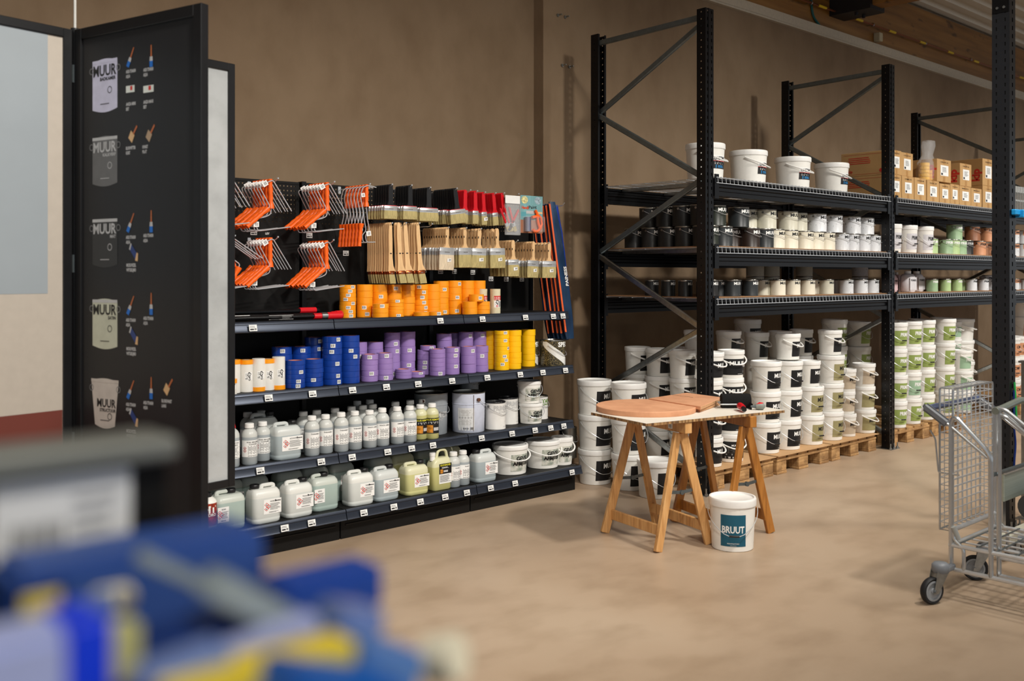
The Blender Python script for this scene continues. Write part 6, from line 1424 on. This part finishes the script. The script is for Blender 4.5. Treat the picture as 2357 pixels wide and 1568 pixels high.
# ------------------------------------------------------------------ out of focus counter in the foreground
GRY = mat('grey top edge', (128, 130, 124), .5, .2)
KF = .55; YF = .95*KF; XE = .413*KF; zq = lambda z: CAMH-(CAMH-z)*KF
p = Proto('display_counter'); zt = zq(1.394)
p.part('black_panel', mesh(bx(-1.2, XE, YF, YF+.02, .9, zt-.012), 'fp', 0, bevel=.003, mt=BLKM)); p.part('top_edge', mesh(bx(-1.2, XE, YF-.012, YF+.03, zt-.013, zt), 'te', 0, bevel=.003, mt=GRY))
p.part('tray', mesh(bx(-1.2, XE+.10, YF-.35, YF, 1.18, 1.20), 'tray', 0, mt=BLKM)); p.part('plinth', mesh(bx(-1.2, XE, YF-.34, YF+.02, 0, 1.18), 'pl', 0, mt=BLKM))
xa_, xb_, z0_, z1_ = .248*KF, .370*KF, zq(1.286), zq(1.366); ww = xb_-xa_; l = L2(); l.rect(xa_, z0_, xb_, z1_, 0, PAPER); l.rect(xa_, z0_, xb_, z1_, -.002, PAPER)
l.barcode(xa_+ww*.12, z0_+(z1_-z0_)*.22, xa_+ww*.5, z0_+(z1_-z0_)*.5, .0008, INKG, 10); l.lines(xa_+ww*.56, z0_+.007, xb_-.005, z1_-.006, 4, .0008, INKL)
p.part('paper_label', mesh(l.mapv(lambda a, b, o: (a, YF-.003-o, b)), 'fl', 0)); place(p, (0, 0, 0), 'blurred black display counter with grey top edge and white label', 'counter')
NB = mat('navy blue carton', (52, 86, 160), .5); NBD = mat('dark navy carton', (14, 50, 118), .5); BB2 = mat('bright blue carton', (0, 96, 190), .45); YY = mat('yellow strip', (240, 214, 64), .45); LAV = mat('pale lavender film', (176, 186, 232), .4); GRS = mat('clear grey plastic strip', (160, 172, 176), .25); EB = mat('electric blue bag', (10, 60, 235), .4); CRF = mat('bright cream', (250, 242, 215), .8); HZB = mat('grey blue film', (120, 142, 196), .3)
def slab(u, v, d, w, dp, h, m, label, cat, name='carton_box', ry=0, rz=0, stripe=None, sub='lid_stripe'):
    c = fwd(u, v, d*KF); w *= KF; dp *= KF; h *= KF; p = Proto(name); p.part('carton', mesh(G().add(box((0, 0, 0), (w, dp, h)), m), 'slab', 0, bevel=min(w, dp, h)*.12, seg=2))
    if stripe:
        sm, s3, o3_ = stripe; p.part(sub, mesh(G().add(box([q*KF for q in o3_], [q*KF for q in s3]), sm), 'stripe', 0, bevel=.001))
    place(p, c, label, cat, rot=(0, ry, rz))
slab(310, 1335, .87, .218, .08, .070, NB, 'blurred navy blue box standing just below the counter label', 'box')
slab(740, 1362, .90, .105, .05, .040, mat('royal blue carton', (32, 76, 172), .5), 'blurred royal blue box at the right end of the counter', 'box')
slab(85, 1388, .72, .040, .02, .026, NBD, 'blurred dark box with yellow patch on its front', 'box', stripe=(YY, (.028, .022, .020), (0, 0, 0)), sub='yellow_patch')
slab(195, 1400, .76, .045, .01, .018, HZB, 'blurred small grey blue tag right of the yellow patch', 'card', name='card')
slab(45, 1590, .62, .088, .05, .080, LAV, 'blurred pale lavender package at the lower left corner', 'package', name='package', stripe=(EB, (.028, .054, .084), (.034, -.002, 0)), sub='blue_edge')
slab(255, 1505, .66, .034, .02, .040, mat('pale yellow card', (206, 202, 130), .5), 'blurred pale yellow card right of the lavender package', 'card', name='card')
slab(500, 1362, .80, .15, .02, .012, GRS, 'blurred clear strip slanting across the navy box', 'plastic strip', name='plastic_strip', ry=.58)
slab(640, 1425, .76, .14, .03, .024, GRS, 'blurred greyish strip slanting down to the right', 'plastic strip', name='plastic_strip', ry=.62)
slab(470, 1480, .74, .13, .05, .036, NBD, 'blurred dark navy box in the middle of the counter', 'box', ry=-.02, stripe=(BB2, (.03, .052, .02), (.045, 0, .008)), sub='blue_patch')
slab(540, 1500, .70, .13, .02, .014, LAV, 'blurred pale strip slanting above the yellow one', 'plastic strip', name='plastic_strip', ry=-.10)
slab(590, 1540, .66, .14, .03, .017, YY, 'blurred bright yellow strip slanting up to the right', 'plastic strip', name='plastic_strip', ry=.04)
slab(800, 1440, .78, .045, .04, .035, HZB, 'blurred grey blue film pack near the counter edge', 'package', name='package', ry=.3)
slab(860, 1530, .74, .06, .05, .035, mat('light blue film', (96, 140, 206), .35), 'blurred light blue pack below the grey blue one', 'package', name='package', ry=.4)
slab(760, 1590, .66, .09, .05, .03, BB2, 'blurred bright blue box at the bottom edge of the frame', 'box', ry=.35)
slab(420, 1560, .64, .06, .03, .03, HZB, 'blurred grey blue pack left of the yellow strip', 'package', name='package', ry=-.1)
for u, v, r, m, lb, dd_ in ((1055, 1512, .0105, CRF, 'blurred round cream highlight shaped as a disc right of the counter', .44), (288, 1376, .0060, CRF, 'blurred small pale knob among the navy boxes', .43)):  # round cream end stands in for a blurred highlight
    c = fwd(u, v, dd_); p = Proto('bright_knob'); f_ = Vector((FW[0], FW[1], 0)); e = c-Vector((RT[0], RT[1], 0))*.07+f_*.03-Vector((0, 0, .02))
    p.part('bright_end', mesh(tube([c, c+(e-c).normalized()*.015], r, 20), 'fe', 30, mt=m)); p.part('shaft', mesh(tube([c+(e-c).normalized()*.015, e], r*.45, 10), 'fs', 30, mt=DKST)); place(p, (0, 0, 0), lb, 'foam roller')
print('TOP', len([o for o in bpy.data.objects if o.parent is None]), 'ALL', len(bpy.data.objects))
